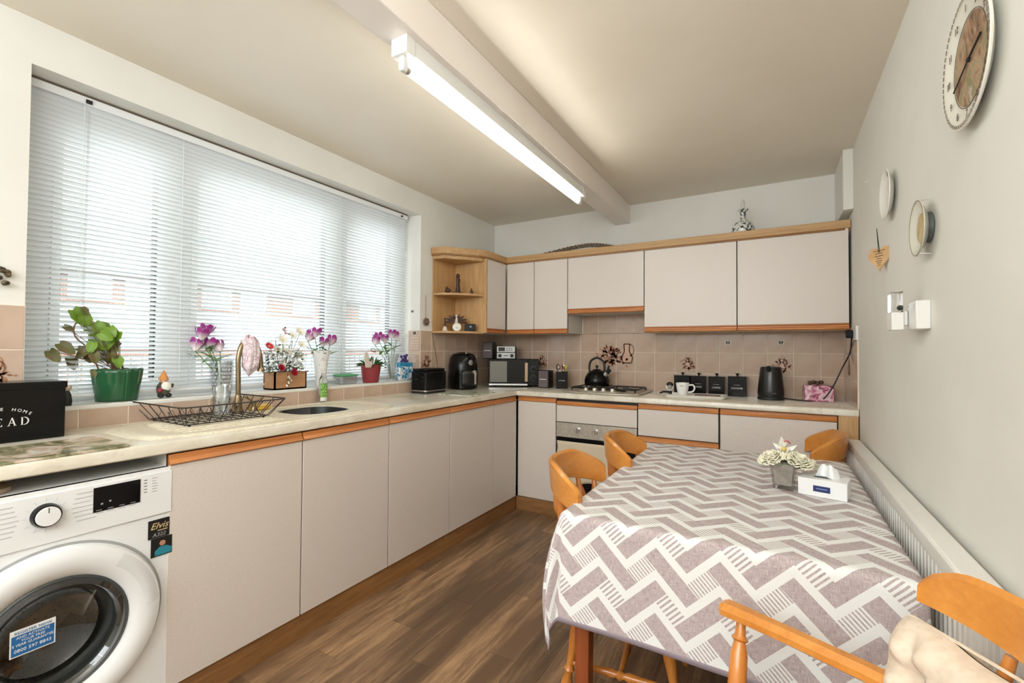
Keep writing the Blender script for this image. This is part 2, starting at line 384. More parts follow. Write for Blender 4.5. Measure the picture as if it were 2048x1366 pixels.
motif(wr, (lambda y, z: (W_-.0092, 3.62+y, 1.14+z)), .12, 'pot', 12)
M_bfly = flat('black_butterfly', (20, 18, 18), .5)
def butterfly_sticker(parent, f, s_):
    mb = MB(); k = MB()
    for mm, sc2, off in ((mb, 1.25, 0), (k, 1, 1)):
        for sx in (-1, 1):
            for P in ([(0, .1), (.5, .5), (.55, .1), (.1, -.05)], [(0, -.02), (.45, -.05), (.4, -.5), (.1, -.25)]):
                mm.add([f(sx*x*s_*sc2, y*s_*sc2, off) for x, y in P], [(0, 1, 2, 3)])
    obj('butterfly_sticker', mb, M_white, parent, smooth=0); obj('butterfly_sticker', k, M_bfly, parent, smooth=0)
for cx in (2.126, 2.477): butterfly_sticker(wb, (lambda x, z, o_: (cx+x, B_-.0092-.0006*o_, 1.31+z)), .03)
butterfly_sticker(wl, (lambda x, z, o_: (-.045+x, 2.754-.0006*o_, 1.372+z)), .03)
butterfly_sticker(wl, (lambda x, z, o_: (-.08+x, 2.7645-.0006*o_, 1.547+z)), .025)

# ------------------------------------------------------------------ window_1
win = bpy.data.objects.new('window_1', None); C.objects.link(win); win['kind'] = 'structure'; win.location = (-.25, 1.666, 1.0)
def wp(name, mb, mt, **k):
    return obj(name, mb.xf(Matrix.Translation((.25, -1.666, -1.0))), mt, win, **k)
y0, y1, z0, z1 = .567, 2.765, 1.0, 2.316
wp('window_frame', MB().box(-.28, -.21, y0, y0+.12, z0, z1).box(-.28, -.21, y1-.09, y1, z0, z1).box(-.28, -.21, y0+.12, y1-.09, z0, z0+.05).box(-.28, -.21, y0+.12, y1-.09, z1-.05, z1).box(-.28, -.21, 1.10, 1.22, z0+.05, z1-.05).box(-.28, -.21, 2.075, 2.185, z0+.05, z1-.05), M_upvc, bev=.004)
for a, b2 in ((.687, 1.10), (1.22, 2.075), (2.185, 2.675)):
    wp('sash', MB().box(-.27, -.20, a, a+.03, z0+.05, z1-.05).box(-.27, -.20, b2-.03, b2, z0+.05, z1-.05).box(-.27, -.20, a+.03, b2-.03, z0+.05, z0+.08).box(-.27, -.20, a+.03, b2-.03, z1-.08, z1-.05), M_upvc, bev=.003)
    g = .009
    wp('gasket', MB().box(-.255, -.215, b2-.03-g, b2-.03+.0005, z0+.08, z1-.08).box(-.255, -.215, a+.0295, a+.03+g/2, z0+.08, z1-.08), M_gasket)
    wp('pane', MB().box(-.238, -.234, a+.03, b2-.03, z0+.08, z1-.08), M_pane)
wp('window_sill', MB().box(-.21, .008, y0+.001, y1-.001, .987, 1.005), M_white, bev=.003)
wp('handle', MB().box(-.20, -.185, 1.085, 1.105, 1.5, 1.62), M_upvc)
# blind
NSL = 59
bl = thing('venetian_blind', 'white venetian blind covering the wide kitchen window', 'blind', (-.12, 1.66, 1.03))
by0, by1 = -1.07, 1.06
obj('headrail', MB().box(-.022, .02, by0, by1, 1.245, 1.278), M_upvc, bl, bev=.002)
obj('headrail_shade_strip', MB().box(-.02, .022, by0, by1, 1.278, 1.2845), flat('shadow_gap_brown', (92, 80, 62), .7), bl)  # brown strip coloured as the shade in the gap above the headrail
sl = MB(); th = R(33)
def slf(u, v):
    a = (v-.5)*.025; cr = .0022*(1-(2*v-1)**2)
    return (a*cos(th)-cr*sin(th), by0+(by1-by0)*u, a*sin(th)+cr*cos(th))
sl.grid(slf, 2, 5)
s0 = None
for i in range(NSL):
    z = .022+i*(1.235-.022)/(NSL-1)
    if s0 is None: s0 = obj('slat', sl, M_slat, bl, smooth=180, loc=(0, 0, z))
    else: like(s0, bl, (0, 0, z))
obj('bottom_rail', MB().box(-.014, .014, by0, by1, .0, .012), M_upvc, bl, bev=.003)
for yy in (-.905, -.53, -.08, .42, .86):
    obj('ladder_cord', MB().tube([(.013, yy, 0), (.013, yy, 1.25)], .0012, 5).tube([(-.013, yy, 0), (-.013, yy, 1.25)], .0012, 5), M_upvc, bl)
obj('tilt_wand', MB().tube([(.026, -.895, 1.22), (.026, -.90, .17)], .0042, 6), M_glass, bl)
obj('cord_clip', MB().box(.02, .028, -.905, -.885, 1.25, 1.265), M_blackm, bl)
obj('cord_clip', MB().box(.02, .028, .985, 1.0, 1.252, 1.264), M_blackm, bl)

# ------------------------------------------------------------------ outside, seen through the slats
gr = struct('ground_outside', MB().box(-60, -.3, -30, 60, -.5, -.3), speck('tarmac', (150, 150, 150), (170, 170, 168), 2, .9)); gr.name = 'floor_outside'
M_brick = NT('far_brick'); bt = M_brick.n('TexBrick'); M_brick.set(bt.inputs['Vector'], M_brick.coord('Object', (1, 1, 1), (0, R(90), 0)))
bt.inputs['Scale'].default_value = 4; bt.inputs['Color1'].default_value = srgb(176, 120, 98); bt.inputs['Color2'].default_value = srgb(150, 100, 82); bt.inputs['Mortar'].default_value = srgb(180, 165, 150)
M_brick.set(M_brick.b.inputs['Base Color'], bt.outputs[0]); M_brick = M_brick.m
M_roof = speck('far_roof_tile', (110, 116, 122), (140, 146, 150), 4, .8)
hs = thing('terraced_house', 'long brick terraced row with grey roof seen through the blind', 'building', (-14, 12, -.3))
obj('wall', MB().box(-6, 0, -22, 24, 0, 3.75), M_brick, hs)
obj('fascia', MB().box(0, .35, -22, 24, 3.5, 3.78), flat('dark_fascia', (86, 76, 70), .7), hs)
obj('roof', MB().prism([(.45, 3.7), (-3.2, 6.1), (-7, 3.7)], -22.3, 24.3, 1), M_roof, hs)
for k in range(9):
    yy = -7.4+k*3.3
    f_ = obj('window', MB().box(0, .06, yy, yy+.95, 2.85, 3.5), M_upvc, hs); obj('pane', MB().box(.06, .07, yy+.08, yy+.87, 2.92, 3.44), flat('far_pane', (188, 206, 216), .2), f_)
    f_ = obj('window', MB().box(0, .06, yy+1.25, yy+2.2, 2.75, 3.5), M_upvc, hs); obj('pane', MB().box(.06, .07, yy+1.33, yy+2.12, 2.82, 3.44), flat('far_pane', (188, 206, 216), .2), f_)
obj('cladding', MB().box(.0, .08, -22, 24, 1.5, 2.7), flat('pale_cladding', (205, 212, 218), .6), hs)
fe = thing('garden_fence', 'low grey board fence across the road outside the window', 'fence', (-9.5, 8, -.3))
M_fence = wood('weathered_fence', (132, 128, 122), (170, 166, 160), 2, 6, .8, 8)
obj('rail', MB().box(-.08, -.03, -14, 16, .3, .4).box(-.08, -.03, -14, 16, 1.1, 1.2), M_fence, fe)
s0 = None
for k in range(150):
    if s0 is None: s0 = obj('board', MB().box(-.03, 0, 0, .17, 0, 1.35), M_fence, fe, loc=(0, -14, 0))
    else: like(s0, fe, (0, -14+k*.2, 0))

# ------------------------------------------------------------------ base units
F_ = .6; FB = 3.27; DT = .018
def unit_left(y0, y1, label, hidden=False):
    t = thing('base_cabinet', label, 'cabinet', (.02, y0, FL), 0, None)
    h = y1-y0
    obj('body', MB().box(0, .56, .001, .017, .11, .93).box(0, .56, h-.017, h-.001, .11, .93).box(0, .56, .017, h-.017, .11, .126).box(0, .006, .017, h-.017, .126, .93), M_carc, t)
    obj('dark_edge', MB().box(.56, .5645, .001, h-.001, .70, .928).box(.56, .5645, .001, h-.001, .112, .70), M_darkgap, t)
    g = .0034
    d = obj('door', MB().box(.5645, .5625+DT, g, h-g, .113, .887), M_door, t, bev=.0015)
    obj('door_pull', MB().prism([(.5645, .888), (.584, .888), (.590, .893), (.578, .905), (.578, .924), (.5645, .924)], g, h-g, 1), M_oakHy, d, bev=.001)
    return t
segs = [.79, 1.314, 1.845, 2.389, 2.922, 3.268]
for i in range(5):
    unit_left(segs[i], segs[i+1], ['widest-looking white door base cabinet right beside the washing machine', 'white base cabinet under the left half of the sink, second from washing machine',
        'white base cabinet below the right end of the sink bowl', 'white base cabinet on the window side, next but one to the inner corner', 'narrow white base cabinet at the inner corner on the window side'][i])
pl_ = thing('plinth', 'oak effect plinth board running under the window side cabinets', 'plinth', (.55, .79, FL))
obj('board', MB().box(.022, .04, 0, 2.497, .0, .108), M_kicky, pl_, bev=.001)
pl_ = thing('plinth', 'oak effect plinth board under the cabinets of the oven wall', 'plinth', (.6, 3.28, FL))
obj('board', MB().box(-.008, 2.25, .008, .026, 0, .108), M_kick, pl_, bev=.001)
# back run
def back_unit(x0, x1, label, drawers=None, door=True, name='base_cabinet'):
    t = thing(name, label, 'cabinet', (x0, 3.31, FL)); wd = x1-x0
    if name == 'base_cabinet': obj('body', MB().box(.001, wd-.001, 0, .54, .11, .93), M_carc, t); obj('dark_edge', MB().box(.001, wd-.001, -.0045, 0, .112, .928), M_darkgap, t)
    return t, wd
def pull_y(z, wd):
    return MB().prism([(-.0045-.0, z), (-.024, z), (-.030, z+.005), (-.018, z+.017), (-.018, z+.036), (-.0045, z+.036)], .0022, wd-.0022, 0)
# the prism along x takes (y, z) pairs
t, wd = back_unit(.603, .947, 'narrow white base cabinet left of the oven')
d = obj('door', MB().box(.0034, wd-.0034, -.0045-DT, -.0045, .113, .887), M_door, t, bev=.0015); obj('door_pull', pull_y(.888, wd), M_oakH, d, bev=.001)
t, wd = back_unit(1.585, 2.117, 'white base cabinet with drawers right of the oven behind the table')
zz = [(.70, .887, .888), (.50, .655, .657), (.30, .455, .457), (.113, .255, .257)]
for a, b2, p in zz:
    d = obj('drawer', MB().box(.0034, wd-.0034, -.0045-DT, -.0045, a, b2), M_door, t, bev=.0015); obj('drawer_pull', pull_y(p, wd), M_oakH, d, bev=.001)
t, wd = back_unit(2.122, 2.757, 'white base cabinet beside the oak end post under the electric kettle')
d = obj('door', MB().box(.0034, wd-.0034, -.0045-DT, -.0045, .113, .887), M_door, t, bev=.0015); obj('door_pull', pull_y(.888, wd), M_oakH, d, bev=.001)
t = thing('end_post', 'oak effect filler post at the right end of the oven wall cabinets', 'panel', (2.759, 3.27, FL))
obj('panel', MB().box(.0, .094, .0, .03, .0, .93), M_pelz, t, bev=.001)
# oven housing front + oven
t = thing('oven', 'built-in stainless steel and black glass oven under the hob', 'oven', (.949, 3.29, FL)); wd = .634
obj('body', MB().box(.01, wd-.01, .03, .55, .12, .73), M_blackm, t)
obj('control_panel', MB().box(.003, wd-.003, -.005, .03, .63, .742), M_steel, t, bev=.002)
for i, kx in enumerate((.176, .320, .450, .56)):
    kn = obj('knob', MB().lathe([(.021, 0), (.021, -.004), (.019, -.022), (.0, -.022)], (kx, -.005, .692), 20, 1), M_chrome, t)
    obj('grip', MB().box(kx-.004, kx+.004, -.036, -.022, .675, .711), M_steel, kn, bev=.001)
d = obj('door', MB().box(.003, wd-.003, -.006, .03, .215, .625), M_black, t, bev=.002)
obj('door_trim', MB().box(.003, wd-.003, -.008, .03, .125, .212), flat('dark_oven_trim', (84, 76, 68), .35, .6), t, bev=.001)
obj('handle', MB().tube([(.05, -.045, .60), (wd-.05, -.045, .60)], .008, 10).tube([(.07, -.045, .60), (.07, 0, .60)], .006, 8).tube([(wd-.07, -.045, .60), (wd-.07, 0, .60)], .006, 8), M_chrome, t)
obj('bottom_strip', MB().box(.003, wd-.003, -.012, .0, .112, .119), M_chrome, t)
t = thing('oven_top_panel', 'white false drawer panel with orange strip above the oven', 'panel', (.949, 3.31, FL))
d = obj('panel', MB().box(.003, .631, -.0225, -.0045, .747, .875), M_door, t, bev=.0015); obj('panel_strip', MB().prism([(-.0045, .876), (-.024, .876), (-.030, .881), (-.018, .893), (-.018, .907), (-.0045, .907)], .003, .631, 0), M_oakH, d)
obj('shadow_recess', MB().box(.003, .631, -.004, .02, .75, .93), M_blackm, t)
# towel on the oven handle
tw = MB()
def twf(u, v):
    x = .03+.52*u+.006*sin(v*9); z = -.31*v if v > 0 else 0
    return (x, -.057-.006*sin(u*14+v*3)*v-.01*v, .005+z*(1+.06*sin(u*9)+.0))
tw.grid(twf, 30, 14)
t = thing('tea_towel', 'cream tea towel hanging over the oven door handle', 'towel', (.95, 3.29, .545))
obj('cloth', tw, M_cream, t, smooth=180, solid=.004)
# worktops
def nose(d):        # rounded front edge, local section (distance from the front, height)
    return [(d, 0), (.004, 0), (0, .004), (0, .032), (.003, .038), (.009, .04), (d, .04)]
t = thing('worktop', 'long marbled cream worktop running below the window', 'worktop', (0, 0, .87))
mb = MB().prism([(.602-a, b2) for a, b2 in nose(.112)][::-1], -.3, 3.862, 1).box(.004, .11, -.3, 3.862, 0, .04).box(.11, .49, -.3, 1.40, 0, .04).box(.11, .49, 1.79, 3.862, 0, .04)
obj('slab', mb, M_marble, t, smooth=30)
t = thing('worktop', 'marbled cream worktop on the oven wall carrying the hob', 'worktop', (0, 0, .87))
obj('slab', MB().prism([(3.268+a, b2) for a, b2 in nose(.594)][::-1], .603, 2.855, 0), M_marble, t, smooth=30)

# ------------------------------------------------------------------ wall units
UX = .339; UY = 3.531; UZ0, UZ1 = 1.385, 2.03
def wall_unit(x0, x1, zb, label):
    t = thing('wall_cabinet', label, 'cabinet', (x0, UY, zb)); wd = x1-x0; h = UZ1-zb
    obj('body', MB().box(.001, wd-.001, .022, .335, 0.004, h), M_carc, t)
    obj('dark_edge', MB().box(.001, wd-.001, .018, .022, .006, h-.001), M_darkgap, t)
    d = obj('door', MB().box(.003, wd-.003, 0, .018, .041, h-.004), M_door, t, bev=.0015)
    obj('door_pull', MB().prism([(.018, .0), (.002, .0), (-.006, .007), (-.006, .014), (.010, .021), (.010, .030), (.001, .035), (.001, .040), (.018, .040)], .002, wd-.002, 0), M_oakH, d, bev=.0008)
wall_unit(.345, .621, UZ0, 'narrow white wall cabinet door in the inner corner')
wall_unit(.621, .936, UZ0, 'narrow white wall cabinet left of the short one over the hob')
wall_unit(.936, 1.570, 1.548, 'short white wall cabinet above the hob')
wall_unit(1.570, 2.211, UZ0, 'wide white wall cabinet right of the short one')
wall_unit(2.211, 2.846, UZ0, 'wide white wall cabinet nearest the right wall under the decanter')
t = thing('wall_cabinet', 'narrow white wall cabinet between the corner shelf and inner corner', 'cabinet', (UX, 3.222, UZ0))
obj('body', MB().box(-.333, -.024, .001, .30, .004, .645), M_carc, t); obj('dark_edge', MB().box(-.024, -.02, .001, .30, .006, .644), M_darkgap, t)
d = obj('door', MB().box(-.018, 0, .003, .297, .041, .641), M_door, t, bev=.0015)
obj('door_pull', MB().prism([(-.018, 0), (-.002, 0), (.006, .007), (.006, .014), (-.010, .021), (-.010, .030), (-.001, .035), (-.001, .040), (-.018, .040)], .002, .298, 1), M_oakHy, d)
t = thing('corner_shelf', 'pale oak open end shelf unit on the window wall', 'shelf', (0, 2.905, UZ0))
arc = [(.012, .0), (.10, .02), (.19, .075), (.27, .17), (.318, .295), (.012, .295)]
obj('back_panel', MB().box(.004, .014, .004, .30, 0, .645), M_pelz, t)
obj('side_panel', MB().box(.004, .339, .298, .315, 0, .645), M_pelz, t, bev=.001)
octo = [(.012, .0), (.115, .012), (.305, .25), (.318, .297), (.012, .297)]
for z in (.0, .312): obj('shelf', MB().prism(arc, z-.008, z+.010), M_pel, t, bev=.002)
obj('top_board', MB().prism(octo, .60, .645), M_pel, t, bev=.001)
t = thing('pelmet', 'pale oak cornice moulding running along the tops of the wall cabinets', 'cornice', (0, 2.9, 2.025))
path = [(.006, -.015), (.12, -.002), (.335, .262), (.352, .32), (.352, .618), (2.853, .618)]
inn = [(.006, .01), (.105, .02), (.31, .275), (.325, .33), (.325, .645), (2.853, .645)]
obj('moulding', MB().prism(path+inn[::-1], .0, .052), M_pel, t, bev=.003)
obj('lower_step', MB().prism([(a*.985+.002, b+.006) for a, b in path]+inn[::-1], -.012, .0), M_kick, t)

# ------------------------------------------------------------------ washing machine
t = thing('washing_machine', 'white front loading washing machine under the worktop', 'washing machine', (.02, .21, FL))
mb = MB().box(0, .577, 0, .008, .02, .885).box(0, .577, .587, .595, .02, .885).box(0, .577, .008, .587, .02, .03).box(0, .577, .008, .587, .877, .885).box(0, .01, .008, .587, .03, .877)
fr0 = len(mb.v); hn = 64; sq = []; ci = []
for k in range(hn):
    a = 2*pi*k/hn; c_, s_ = cos(a), sin(a); L = min((.2975/abs(c_)) if abs(c_) > 1e-6 else 9, ((.44 if s_ > 0 else .425)/abs(s_)) if abs(s_) > 1e-6 else 9)
    sq.append((.578, .2975+c_*L, .445+s_*L)); ci.append((.578, .297+.266*c_, .445+.266*s_))
ci2 = [(.55, y, z) for x, y, z in ci]; mb.add(sq+ci+ci2, [(j*hn+i, j*hn+(i+1) % hn, (j+1)*hn+(i+1) % hn, (j+1)*hn+i) for j in range(2) for i in range(hn)])
mb.add([(.578, 0, .885), (.578, .595, .885), (.578, 0, .02), (.578, .595, .02), sq[8], sq[24]], [])
mb.box(.560, .5775, 0, .595, .8, .885).box(.560, .5775, 0, .595, .02, .08)
wm = obj('body', mb, flat('appliance_white', (228, 230, 231), .28), t, smooth=0)
obj('foot', MB().lathe([(.02, 0), (.02, .03)], (.08, .06, 0), 12), M_blackm, t); obj('foot', MB().lathe([(.02, 0), (.02, .03)], (.5, .54, 0), 12), M_blackm, t); obj('foot', MB().lathe([(.02, 0), (.02, .03)], (.5, .06, 0), 12), M_blackm, t)
obj('fascia', MB().box(.578, .583, .004, .591, .728, .872), wm.data.materials[0], t, bev=.002)
obj('display', MB().box(.583, .5845, .377, .498, .786, .862), flat('display_black', (12, 12, 14), .1), t)
kn = obj('dial', MB().lathe([(.034, .583), (.034, .590), (.030, .603), (.0, .604)], (0, .271, .812), 32, 0), M_black, t); obj('dial_cap', MB().lathe([(.0275, .602), (.0265, .607), (0, .6075)], (0, .271, .812), 32, 0), wm.data.materials[0], kn)
obj('dial_mark', MB().box(.6075, .608, .2702, .2718, .822, .837), M_black, kn)
prn = MB(); rnd = random.Random(3)
for side in (-1, 1):
    for k in range(7):
        z = .852-k*.0135; yy = .271+side*(.055+.012*abs(3-k)/3)
        L = rnd.uniform(.035, .06); prn.box(.5832, .5834, min(yy, yy+side*L), max(yy, yy+side*L), z, z+.003)
for k in range(12):
    a = k*pi/6; prn.tube([(.5833, .271+.04*sin(a), .812+.04*cos(a)), (.5833, .271+.05*sin(a), .812+.05*cos(a))], .0005, 4)
obj('programme_print', prn, flat('pale_grey_print', (186, 188, 192), .6), t)
ic = MB()
for k in range(5): ic.box(.5832, .5836, .508, .517, .853-k*.010, .8553-k*.010)
obj('indicator_marks', ic, flat('dark_grey', (70, 70, 74), .5), t)
prn = MB()
for k in range(6): prn.box(.5832, .5834, .531, .531+rnd.uniform(.01, .018), .855-k*.009, .857-k*.009)
for k in range(4): prn.box(.5832, .5834, .384+k*.028, .384+k*.028+.018, .781, .7825)
obj('programme_print', prn, M_grey, t)
prn = MB()
for k in range(4): prn.box(.5846, .5848, .384+k*.029, .384+k*.029+.014, .79, .7918)
prn.box(.5846, .5848, .395, .401, .806, .811); prn.box(.5846, .5848, .416, .421, .810, .815)
obj('display_print', prn, M_grey, t)
cy, cz = .297, .445
dr = obj('door_ring', MB().lathe([(.262, .578), (.262, .588), (.255, .604), (.235, .612), (.205, .610), (.178, .596), (.172, .588)], (0, cy, cz), 64, 0, cap=False), wm.data.materials[0], t)
obj('door_groove', MB().lathe([(.27, .5795), (.262, .5795)], (0, cy, cz), 64, 0, cap=False), flat('groove_grey', (160, 162, 162), .5), dr)
obj('door_handle', MB().grid(lambda u, v: (.608+.006*sin(pi*v)*1.0, cy+(.196+.045*v)*sin(R(52-60*u+14)+.0), cz+(.196+.045*v)*cos(R(52-60*u+14))) if 0 else (.606+.0075*sin(pi*v), cy+(.200+.05*v)*sin(R(38+50*u)), cz+(.200+.05*v)*cos(R(38+50*u))), 14, 6), flat('handle_white', (218, 220, 221), .35), dr, smooth=180)
obj('door_badge', MB().grid(lambda u, v: (.6105, cy+(.228+.004*v)*sin(R(-24+22*u)), cz+(.228+.004*v)*cos(R(-24+22*u))), 8, 1), flat('blue_strip', (60, 110, 150), .4), dr)
obj('door_seal', MB().lathe([(.174, .592), (.168, .596), (.158, .59), (.14, .56), (.135, .52)], (0, cy, cz), 64, 0, cap=False), flat('seal_grey', (62, 66, 66), .35), dr)
dg = NT('drum_steel'); vo = dg.n('TexVoronoi'); dg.set(vo.inputs['Vector'], dg.coord('Object')); vo.inputs['Scale'].default_value = 85
dg.set(dg.b.inputs['Base Color'], dg.ramp(vo.outputs[0], (.16, srgb(20, 20, 18)), (.26, srgb(176, 174, 166)))); dg.b.inputs['Metallic'].default_value = .8; dg.b.inputs['Roughness'].default_value = .3
obj('drum', MB().lathe([(.135, .52), (.22, .50), (.235, .30), (.22, .12), (.1, .10), (.0, .10)], (0, cy, cz), 48, 0, cap=False), dg.m, t)
M_doorglass = thinglass('smoked_door_glass', (.66, .66, .64, 1), .07, .05)
obj('door_glass', MB().lathe([(.165, .594), (.15, .602), (.135, .585), (.12, .52), (.07, .485), (0, .48)], (0, cy, cz), 48, 0, cap=False), M_doorglass, dr)
# rib inside
obj('tub_rear', MB().lathe([(.29, .55), (.29, .3)], (0, cy, cz), 32, 0, cap=False), M_blackm, t)
obj('drum_paddle', MB().grid(lambda u, v: (.12+.34*u, cy+.10+.10*v-.02*sin(pi*u), cz-.02+.13*sin(pi*v)*.3+.09*v), 10, 6), M_steel, t, smooth=180, solid=.01)
# sticker on the glass
M_blue = flat('sticker_blue', (28, 98, 158), .5)
sk = obj('guarantee_sticker', MB().box(.6045, .6055, .20, .292, .445, .518), M_text, dr)
sk2 = MB().box(.6056, .6059, .203, .289, .448, .503); obj('sticker_panel', sk2, M_blue, dr)
# move them to face outward: children of the ring for simplicity
text('REGISTER NOW', .0105, M_blue, t, (.6061, .246, .506), FX); text('AND ACTIVATE', .0095, M_text, t, (.6063, .246, .493), FX)
text('YOUR FREE', .0095, M_text, t, (.6063, .246, .483), FX); text('5 YEAR GUARANTEE', .0095, M_text, t, (.6063, .246, .473), FX, space=.95); text('0800 597 8843', .0125, M_text, t, (.6063, .246, .457), FX)
for o_ in C.objects: pass
# magnets
t = thing('fridge_magnet', 'square black magnet with gold script on the washing machine corner', 'magnet', (.5985, .765, .62))
obj('plate', MB().box(0, .003, -.031, .031, -.031, .031), M_blackm, t)
M_gold = flat('gold_print', (214, 190, 140), .4)
text('Elvis', .030, M_gold, t, (.0035, 0, .0), FX, shear=.35); obj('print_line', MB().box(.0032, .0036, -.004, .025, -.008, -.005), M_gold, t)
text('A322', .018, M_grey, t, (.0035, 0, -.026), FX, shear=.2)
t = thing('photo_magnet', 'dark magnet picturing a person in turquoise, below the square one', 'magnet', (.5985, .774, .556))
obj('plate', MB().box(0, .003, -.031, .031, -.031, .031), M_blackm, t)
obj('picture', MB().prism([(-.02, -.028), (.028, -.028), (.03, -.01), (.012, .0), (-.006, .0), (-.02, -.012)], .0032, .0036, 0), flat('turquoise', (40, 130, 150), .5), t)
obj('picture', MB().lathe([(.009, .0032), (.009, .0037)], (0, .002, .011), 14, 0), flat('skin_print', (180, 130, 104), .5), t)
t = thing('folded_tray', 'beige flat tray lying on top of the washing machine', 'tray', (.10, .22, .827))
obj('tray', MB().prism(rrect(.05, .46, 0, .21, .05), 0, .012), flat('beige_board', (168, 148, 122), .6), t)

# ------------------------------------------------------------------ things on the left worktop
def serif(parent, word, size, mat, cx, y0, z0, x):
    """letters with slab serifs, built from bars facing +x"""
    G = {'B': ['V0', 'BT'], 'R': [], 'E': [], 'A': [], 'D': []}
    y = y0; st = size*.13; tn = size*.055
    for ch in word:
        mb = MB(); w_ = size*.72
        def bar(a, b, wd):
            pts = []; d = V((b[0]-a[0], b[1]-a[1])); n = V((-d[1], d[0])).normalized()*wd/2
            mb.prism([(y+a[0]+n[0], z0+a[1]+n[1]), (y+a[0]-n[0], z0+a[1]-n[1]), (y+b[0]-n[0], z0+b[1]-n[1]), (y+b[0]+n[0], z0+b[1]+n[1])], x, x+.0006, 0)
        s_ = size
        def curve(cx_, cz_, rx, rz, a0, a1):
            P = [(cx_+rx*cos(a0+(a1-a0)*i/10), cz_+rz*sin(a0+(a1-a0)*i/10)) for i in range(11)]
            for i in range(10):
                k_ = abs(cos(a0+(a1-a0)*(i+.5)/10)); bar(P[i], P[i+1], tn+(st-tn)*k_)
        if ch in 'BRED':
            bar((.14*s_, 0), (.14*s_, s_), st); bar((.02*s_, tn/2), (.3*s_, tn/2), tn); bar((.02*s_, s_-tn/2), (.3*s_, s_-tn/2), tn)
        if ch == 'E':
            for z in (tn/2, .52*s_, s_-tn/2): bar((.14*s_, z), ((.62 if z != .52*s_ else .45)*s_, z), tn)
            bar((.62*s_, 0), (.62*s_, .22*s_), tn); bar((.6*s_, s_), (.6*s_, .8*s_), tn); bar((.45*s_, .42*s_), (.45*s_, .62*s_), tn)
        if ch == 'D': curve(.28*s_, .5*s_, .42*s_, .5*s_-tn/2, -pi/2, pi/2); bar((.2*s_, tn/2), (.3*s_, tn/2), tn); bar((.2*s_, s_-tn/2), (.3*s_, s_-tn/2), tn)
        if ch == 'B':
            curve(.3*s_, .75*s_, .26*s_, .24*s_, -pi/2, pi/2); curve(.3*s_, .26*s_, .32*s_, .25*s_, -pi/2, pi/2)
        if ch == 'R':
            curve(.3*s_, .75*s_, .26*s_, .24*s_, -pi/2, pi/2); bar((.3*s_, .5*s_), (.66*s_, .02*s_), st)
        if ch == 'A':
            bar((.08*s_, 0), (.36*s_, s_), tn); bar((.36*s_, s_), (.64*s_, 0), st); bar((.18*s_, .35*s_), (.52*s_, .35*s_), tn); bar((-.02*s_, tn/2), (.2*s_, tn/2), tn); bar((.52*s_, tn/2), (.76*s_, tn/2), tn)
        obj('lettering', mb, mat, parent, smooth=0); y += s_*1.12
t = thing('bread_bin', 'black metal bread bin with white lettering on the left worktop', 'bread bin', (.012, .30, .91))
obj('body', MB().box(0, .150, 0, .342, 0, .185), M_black, t, bev=.004); obj('lid', MB().box(-.003, .154, -.003, .346, .180, .206), M_black, t, bev=.004)
serif(t, 'BREAD', .0275, M_text, 0, .103, .058, .1505)
for i, ch in enumerate('IN THE HOME'):
    a = R(-30+i*6.2); text(ch, .0145, M_text, t, (.1508, .178+.13*sin(a), .112-.13*(1-cos(a))), (Matrix.Rotation(R(90), 3, 'Z') @ Matrix.Rotation(R(90), 3, 'X') @ Matrix.Rotation(-a, 3, 'Z')).to_euler(), ext=.0002) if ch != ' ' else None
obj('handle', MB().lathe([(.008, 0), (.006, .01), (.012, .02), (0, .024)], (.07, .341, .12), 12, 1), M_black, t)
t = thing('figurine', 'small pale and dark figurine peeking out behind the bread bin', 'figurine', (-.03, .70, 1.005))
obj('body', MB().lathe([(.014, 0), (.016, .02), (.012, .045), (.006, .06)], n=12), M_blackm, t); obj('head', MB().ball((0, 0, .072), .014), flat('beige_figure', (190, 170, 150), .6), t)
t = thing('glass_worktop_saver', 'patterned rectangular glass worktop saver in front of the bread bin', 'board', (.285, .16, .911))
m = NT('floral_glass'); n_ = m.noise(m.coord(), 9, 5, .6, 1.5); n2_ = m.noise(m.coord(), 4, 2)
cc = m.ramp(n_, (.36, srgb(96, 84, 60)), (.46, srgb(140, 140, 104)), (.55, srgb(196, 172, 152)), (.66, srgb(220, 216, 206))); m.set(m.b.inputs['Base Color'], cc); m.b.inputs['Roughness'].default_value = .22; m.b.inputs['Coat Weight'].default_value = .25
obj('glass', MB().prism(rrect(0, .30, 0, .53, .02), 0, .006), m.m, t, bev=.001)
t = thing('glass_worktop_saver', 'pale square glass worktop saver with green leaf print by the air fryer', 'board', (.27, 2.66, .911))
m = NT('leaf_glass'); n_ = m.noise(m.coord('Object', (2, 6, 1)), 5, 3, .5, 1)
m.set(m.b.inputs['Base Color'], m.ramp(n_, (.36, srgb(110, 132, 84)), (.46, srgb(206, 212, 190)), (.6, srgb(222, 222, 210)))); m.b.inputs['Roughness'].default_value = .22; m.b.inputs['Coat Weight'].default_value = .25
obj('glass', MB().prism(rrect(0, .29, 0, .37, .015), 0, .005), m.m, t, bev=.001)
# sink
t = thing('sink', 'cream composite inset sink with a drainer and dark bowl', 'sink', (.32, 1.36, .91))
M_sink = speck('cream_composite', (206, 196, 172), (220, 212, 192), 90, .35)
mb = MB(); N = 48
ox, oy, bx, by_ = .255, .62, -.02, .235      # half sizes of plate, bowl centre
outer = []; inner = []
for i in range(N):
    a = 2*pi*i/N; c_, s_ = cos(a), sin(a); k = 1/max(abs(c_)**6+abs(s_)**6, 1e-9)**(1/6)
    outer.append((c_*ox*k, s_*oy*k)); k2 = 1/(abs(c_)**3+abs(s_)**3)**(1/3)
